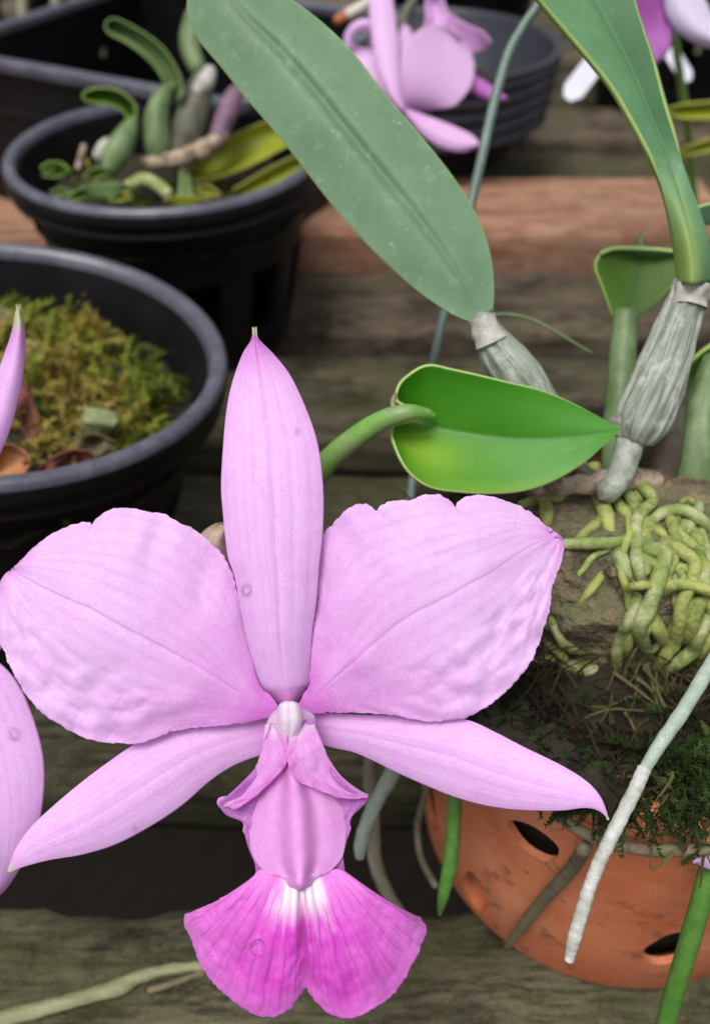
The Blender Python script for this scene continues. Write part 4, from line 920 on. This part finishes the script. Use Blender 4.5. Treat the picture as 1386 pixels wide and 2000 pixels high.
# big leaf
BL_L = [(922, 630), (880, 612), (820, 572), (760, 520), (700, 460), (640, 390), (580, 312), (530, 250), (480, 192), (432, 132), (395, 88), (374, 52), (365, 18), (370, -25), (390, -62), (425, -85)]
BL_R = [(962, 608), (964, 560), (956, 490), (930, 420), (895, 360), (850, 300), (800, 240), (750, 180), (700, 115), (650, 62), (600, 20), (560, -8), (510, -45), (460, -75), (440, -84), (425, -85)]
blade('leaf', BL_L, BL_R, .187, lambda s, t: -.004*s+.0032*math.cos((t-.5)*math.pi)**2*sstep(0, .15, s)*-0.4+.0012*math.exp(-((t-.52)/.05)**2)*math.sin(math.pi*min(1, s*1.05))+.003*(2*t-1)**2*sstep(0, .2, s)*.5, LEAFG, pl, n=110, m=50, thick=.0013)
# folded leaf on the right
RL_L = [(1322, 556), (1318, 500), (1306, 430), (1292, 370), (1275, 312), (1256, 272), (1232, 228), (1196, 168), (1150, 110), (1100, 52), (1050, -8), (1010, -70), (985, -130), (985, -190), (1010, -230)]
RL_R = [(1386, 552), (1389, 510), (1380, 455), (1360, 395), (1338, 335), (1314, 262), (1292, 190), (1272, 110), (1250, 40), (1232, -20), (1205, -80), (1160, -150), (1110, -200), (1060, -225), (1010, -230)]
blade('leaf', RL_L, RL_R, .181, lambda s, t: -.008*s*s+.0034*(1-abs(2*t-1.1))*sstep(.0, .5, s)-.0022*sstep(.35, 0, s)*math.sin(math.pi*t)*2.2, LEAFG2, pl, n=110, m=50, thick=.0013, pig=lambda s, t: .75*sstep(.32, .02, s)*sstep(.9, .5, t))
blade('leaf', [(1324, 560), (1318, 500), (1306, 430), (1292, 372), (1272, 318), (1258, 276)], [(1384, 560), (1386, 530), (1366, 470), (1335, 405), (1300, 345), (1258, 276)], .1835, lambda s, t: .001*s, LEAFG2, pl, n=40, m=20, thick=.001, pig=lambda s, t: .8-.5*s)
# heart-shaped leaf on its long green petiole
HL_U = [(852, 806), (815, 797), (788, 788), (776, 779), (778, 762), (784, 748), (796, 736), (821, 719), (844, 714), (878, 721), (929, 732), (997, 748), (1054, 762), (1110, 784), (1167, 813), (1214, 837)]
HL_D = [(852, 812), (820, 822), (790, 828), (770, 834), (767, 846), (770, 864), (787, 904), (810, 932), (844, 952), (895, 960), (952, 963), (1008, 960), (1054, 949), (1093, 932), (1139, 904), (1178, 870), (1214, 837)]
blade('leaf', HL_U, HL_D, .177, lambda s, t: .0078*(1-abs(2*t-1)**1.15)*sstep(1, .25, s)*sstep(0, .3, s)+.0035*sstep(.3, 0, s)-.0025*s+.0012*sstep(.45, 0, abs(t-.0))*math.sin(math.pi*s), LEAFB, pl, n=110, m=60, thick=.0006, pig=lambda s, t: .8*math.exp(-((s-.32)/.14)**2-((t-.74)/.17)**2)+.35*math.exp(-((s-.55)/.25)**2-((t-.97)/.07)**2), tip=lambda s, t: 0)
ptube('leaf_stem', [(1010, 1250, .204), (860, 1240, .203), (700, 1160, .200), (610, 1040, .196), (602, 960, .190), (634, 908, .184), (690, 858, .179), (745, 822, .176), (795, 806, .1745), (838, 808, .177)], [20, 21, 23, 23, 23, 23, 22, 20, 17, 10], STEMG, pl, seg=20, per=10)
ptube('leaf_sheath', [(766, 800, .1755), (768, 783, .1752), (772, 768, .175)], [5, 6, 3], DRYSH, pl, seg=8)
# small leaves and bulbs further back
blade('leaf', [(1196, 618), (1190, 600), (1176, 560), (1164, 530), (1163, 512), (1172, 499), (1190, 493)], [(1248, 618), (1270, 600), (1300, 570), (1325, 540), (1335, 520), (1330, 505), (1320, 498)], .215, lambda s, t: .004*math.sin(math.pi*t)*s, LEAFD, pl, n=40, m=24, thick=.0011)
blade('leaf', [(1172, 499), (1200, 489), (1250, 489), (1300, 492), (1335, 497)], [(1172, 501), (1200, 499), (1250, 506), (1300, 514), (1335, 522)], .2145, lambda s, t: .006*t, LEAFG, pl, n=30, m=12, thick=.001)
ptube('pseudobulb', [(1222, 610, .216), (1216, 680, .215), (1210, 760, .213), (1204, 840, .210), (1200, 930, .205)], [26, 26, 27, 28, 26], BULBG, pl, seg=20)
ptube('leaf_tip', [(1250, 500, .222), (1250, 475, .222), (1251, 456, .222)], [7, 7, 4], BULBG, pl, seg=8)
blade('leaf', [(1330, 800), (1318, 770), (1335, 728), (1358, 700), (1390, 676), (1440, 650)], [(1340, 810), (1352, 775), (1372, 750), (1400, 735), (1430, 710), (1440, 650)], .203, lambda s, t: .003*math.sin(math.pi*t), LEAFD, pl, n=30, m=18, thick=.001)
blade('leaf', [(1354, 432), (1356, 412), (1372, 402), (1400, 398), (1440, 400)], [(1354, 436), (1370, 440), (1390, 440), (1410, 436), (1440, 400)], .210, lambda s, t: .004*t, LEAFG, pl, n=24, m=14, thick=.001)
ptube('leaf_stem', [(1425, 420, .2115), (1432, 520, .212), (1425, 620, .209), (1396, 700, .2045)], [12, 13, 15, 18], BULBG, pl, seg=12)
ptube('pseudobulb', [(1350, 960, .202), (1362, 890, .202), (1366, 820, .202), (1380, 750, .203), (1392, 700, .204)], [44, 52, 44, 28, 20], BULBG, pl, seg=28, ribs=8, ribamp=.04)
ptube('pseudobulb', [(1285, 950, .203), (1292, 890, .202), (1302, 830, .201), (1315, 760, .201), (1330, 700, .201)], [34, 40, 36, 26, 18], BULBD, pl, seg=28, ribs=8, ribamp=.04)
ptube('rhizome', [(1040, 960, .190), (1090, 950, .190), (1150, 945, .190), (1200, 935, .190), (1290, 940, .198)], [14, 17, 20, 22, 24], DRYSH, pl, seg=14, wob=.25)
ptube('old_stem', [(1120, 905, .192), (1140, 925, .191), (1165, 945, .190)], [14, 16, 18], BULBD, pl, seg=12)

# thin tendril behind
tn = ptube('thin_tendril', [(958, 617, .215), (990, 614, .215), (1040, 625, .216), (1095, 655, .217), (1155, 690, .218)], [3.5, 3.5, 3.5, 3.5, 2.5], BULBG, seg=6)
tag(tn, 'thin dark green tendril curving behind the big leaf bulb', 'tendril')
wr = ptube('hanger_wire', [(1085, -60, .235), (1056, 0, .235), (1022, 50, .236), (990, 110, .237), (962, 210, .237), (942, 300, .236), (920, 395, .236), (893, 510, .234), (865, 620, .232), (845, 712, .230), (822, 830, .228), (805, 950, .226), (795, 1060, .226), (800, 1180, .228)], [9, 9, 9.5, 10, 10, 10, 10, 9.5, 9, 9, 9, 9, 9, 9], WIREM, seg=14)
tag(wr, 'grey green coated wire bent over behind the big leaf', 'wire')

# ------------------------------------------------------------------ young orchid in the back pot
yo = empty('young_orchid', (-.08, .40, .068), 'young orchid with short green bulbs in the black back pot', 'orchid plant')
ptube('pseudobulb', [(312, 318, .388), (308, 280, .386), (306, 235, .384), (318, 190, .383), (340, 165, .383)], [18, 26, 25, 18, 10], BULBG, yo, seg=22)
ptube('pseudobulb', [(352, 305, .392), (366, 260, .391), (382, 210, .390), (392, 165, .390), (402, 140, .391)], [24, 33, 31, 22, 12], BULBD, yo, seg=22)
ptube('bulb_sheath', [(384, 182, .386), (402, 160, .385), (412, 135, .386)], [12, 17, 12], SHEATHW, yo, seg=14)
ptube('pseudobulb', [(212, 335, .375), (228, 300, .375), (248, 262, .376), (262, 230, .378)], [16, 26, 20, 9], BULBG, yo, seg=22)
ptube('pseudobulb', [(190, 310, .382), (205, 292, .381), (215, 276, .381)], [12, 17, 12], SHEATHW, yo, seg=16)
ptube('pseudobulb', [(390, 140, .41), (372, 95, .412), (380, 50, .414), (400, 10, .416)], [16, 20, 24, 24], BULBG, yo, seg=22)
blade('leaf', [(330, 200), (322, 160), (300, 125), (270, 98), (240, 78), (216, 66), (207, 52), (212, 40)], [(350, 195), (356, 165), (342, 130), (318, 95), (285, 68), (250, 48), (228, 38), (212, 40)], .380, lambda s, t: .006*math.sin(math.pi*t)-.012*s, LEAFS, yo, n=40, m=18, thick=.0006)
blade('leaf', [(252, 235), (240, 215), (215, 204), (188, 200), (168, 196), (163, 184)], [(266, 235), (262, 205), (242, 184), (215, 174), (185, 174), (163, 184)], .374, lambda s, t: .005*math.sin(math.pi*t)-.01*s, LEAFD, yo, n=30, m=14, thick=.0006)
blade('leaf', [(372, 338), (400, 300), (445, 270), (500, 245), (545, 232), (600, 225)], [(380, 352), (430, 345), (490, 322), (540, 296), (580, 270), (600, 225)], .392, lambda s, t: .006*math.sin(math.pi*t)+.02*s, LEAFY, yo, n=40, m=18, thick=.0006)
blade('leaf', [(455, 372), (500, 345), (545, 320), (590, 300), (640, 285)], [(470, 385), (520, 370), (560, 350), (600, 325), (640, 285)], .380, lambda s, t: .006*math.sin(math.pi*t)+.02*s, LEAFY, yo, n=30, m=14, thick=.0006)
ptube('bulb_sheath', [(420, 285, .388), (438, 235, .388), (456, 190, .39), (470, 165, .392)], [16, 20, 18, 8], PURPS, yo, seg=14)
ptube('rhizome', [(280, 320, .386), (330, 315, .386), (390, 295, .386), (440, 262, .388)], [13, 16, 17, 12], DRYSH, yo, seg=12, wob=.3)
blade('leaf', [(150, 372), (180, 360), (220, 356), (250, 362)], [(150, 376), (185, 384), (225, 386), (250, 366)], .362, lambda s, t: .003*t, LEAFS, yo, n=16, m=10, thick=.0005)
blade('leaf', [(345, 392), (350, 360), (352, 338), (362, 330)], [(380, 395), (378, 370), (372, 345), (362, 330)], .356, lambda s, t: .003*t, LEAFS, yo, n=16, m=10, thick=.0005)
blade('leaf', [(320, 392), (350, 382), (380, 384), (412, 392)], [(320, 398), (350, 404), (385, 404), (412, 394)], .352, lambda s, t: .003*t, LEAFY, yo, n=16, m=10, thick=.0005)
blade('leaf', [(80, 330), (95, 318), (120, 318), (138, 335)], [(82, 336), (100, 330), (120, 334), (138, 345)], .372, lambda s, t: .003*t, LEAFD, yo, n=16, m=10, thick=.0005)
ptube('aerial_root', [(250, 365, .366), (280, 350, .366), (305, 360, .364), (330, 380, .36)], 12, ROOTG, yo, seg=10, wob=.2)
ptube('aerial_root', [(152, 330, .372), (160, 300, .374), (165, 285, .376)], 6, DRYSH, yo, seg=8)

rc = random.Random(11)
for i in range(7):
    x = rc.uniform(90, 420); y = rc.uniform(335, 395); w_ = rc.uniform(14, 30); a = rc.uniform(-.5, .5)
    blade('leaf', [(x-w_, y+w_*a), (x, y-7+rc.uniform(-4, 2)), (x+w_, y-w_*a)], [(x-w_, y+w_*a+2), (x, y+7), (x+w_, y-w_*a)], .385-(y-335)*.0004, lambda s, t: .003*math.sin(math.pi*t), rc.choice((LEAFS, LEAFD, LEAFY)), yo, n=16, m=8, thick=.0005)
# pale roots hanging from the far pots
for i, (x, y0, y1) in enumerate(((42, 0, 88), (108, 30, 100), (190, 40, 110))):
    o = ptube('pale_root', [(x, y0-40, .60), (x+4, (y0+y1)/2, .60), (x+12, y1, .60)], [9, 10, 6], ROOTGR, seg=8, wob=.2)
    tag(o, ('longest', 'middle', 'shortest')[i]+' pale root hanging before the dark far pot', 'root', 'pale hanging roots')

# ------------------------------------------------------------------ labels, sticks, far leaves, stray root on the near slat
def strip(name, pts, wpx, zc, mat, label, cat, th=.0008):
    a, b = Vector(pts[0]+(0,)), Vector(pts[1]+(0,)); d = (b-a).normalized(); nn = Vector((-d.y, d.x, 0))*wpx
    cs = [a+nn, a+nn*.4-d*wpx*.9, a-nn*.4-d*wpx*.9, a-nn, b-nn, b+nn]
    f = [W(p.x, p.y, zc) for p in cs]; back = [p+FW*th for p in f]; n = len(f)
    F = [tuple(range(n)), tuple(range(2*n-1, n-1, -1))]+[(i, n+i, n+(i+1) % n, (i+1) % n) for i in range(n)]
    return tag(link(name, f+back, F, mat, smooth=False), label, cat)
strip('plant_label', ((1118, 178), (1225, 40)), 21, .40, LABELM, 'white plastic plant label slanting beside the folded leaf', 'plant label')
strip('plant_label', ((1338, 146), (1290, 70)), 15, .44, LABELM, 'small white plant label below the magenta flower', 'plant label')
st = empty('burnt_stick', W(700, 15, .42), 'pale stick with an orange end beside the far flower', 'stick')
ptube('stick_body', [(676, 31, .42), (705, 14, .42), (760, -20, .43)], 11, STICKM, st, seg=12)
ptube('stick_tip', [(654, 42, .42), (664, 37, .42), (677, 30, .42)], [8, 10, 11], STICKO, st, seg=12)
yl = [([(1450, 190), (1390, 196), (1330, 202), (1290, 215)], [(1450, 232), (1390, 235), (1330, 234), (1290, 220)], 'upper yellow leaf crossing behind the folded leaf'),
      ([(1450, 255), (1390, 268), (1340, 285), (1300, 302)], [(1450, 285), (1400, 296), (1350, 305), (1300, 306)], 'lower yellow leaf crossing behind the folded leaf')]
for l, r, lb in yl:
    o = blade('yellow_leaf', l, r, .42, lambda s, t: .006*math.sin(math.pi*t), LEAFY, None, n=24, m=12, thick=.001); tag(o, lb, 'leaf', 'far yellow leaves')
sr = [onz(*p, .0025) for p in [(-60, 2020), (0, 1992), (80, 1972), (160, 1950), (230, 1928), (270, 1908), (330, 1893), (400, 1886), (460, 1884)]]
o = tube('dry_flower_stem', sr, [.0019, .0019, .0018, .0017, .0019, .0016, .0013, .0011, .0009], DRYST, seg=14, wob=.22, wobs=300, ribs=5, ribamp=.08)
tag(o, 'pale dry stem lying on the near slat under the lip', 'dry stem')
sr = [onz(*p, .0012) for p in [(290, 1935), (340, 1920), (390, 1902), (440, 1892)]]
tag(tube('dry_twig', sr, .0008, ROOTBR, seg=8, wob=.2), 'thin brown twig beside the pale dry stem', 'twig')
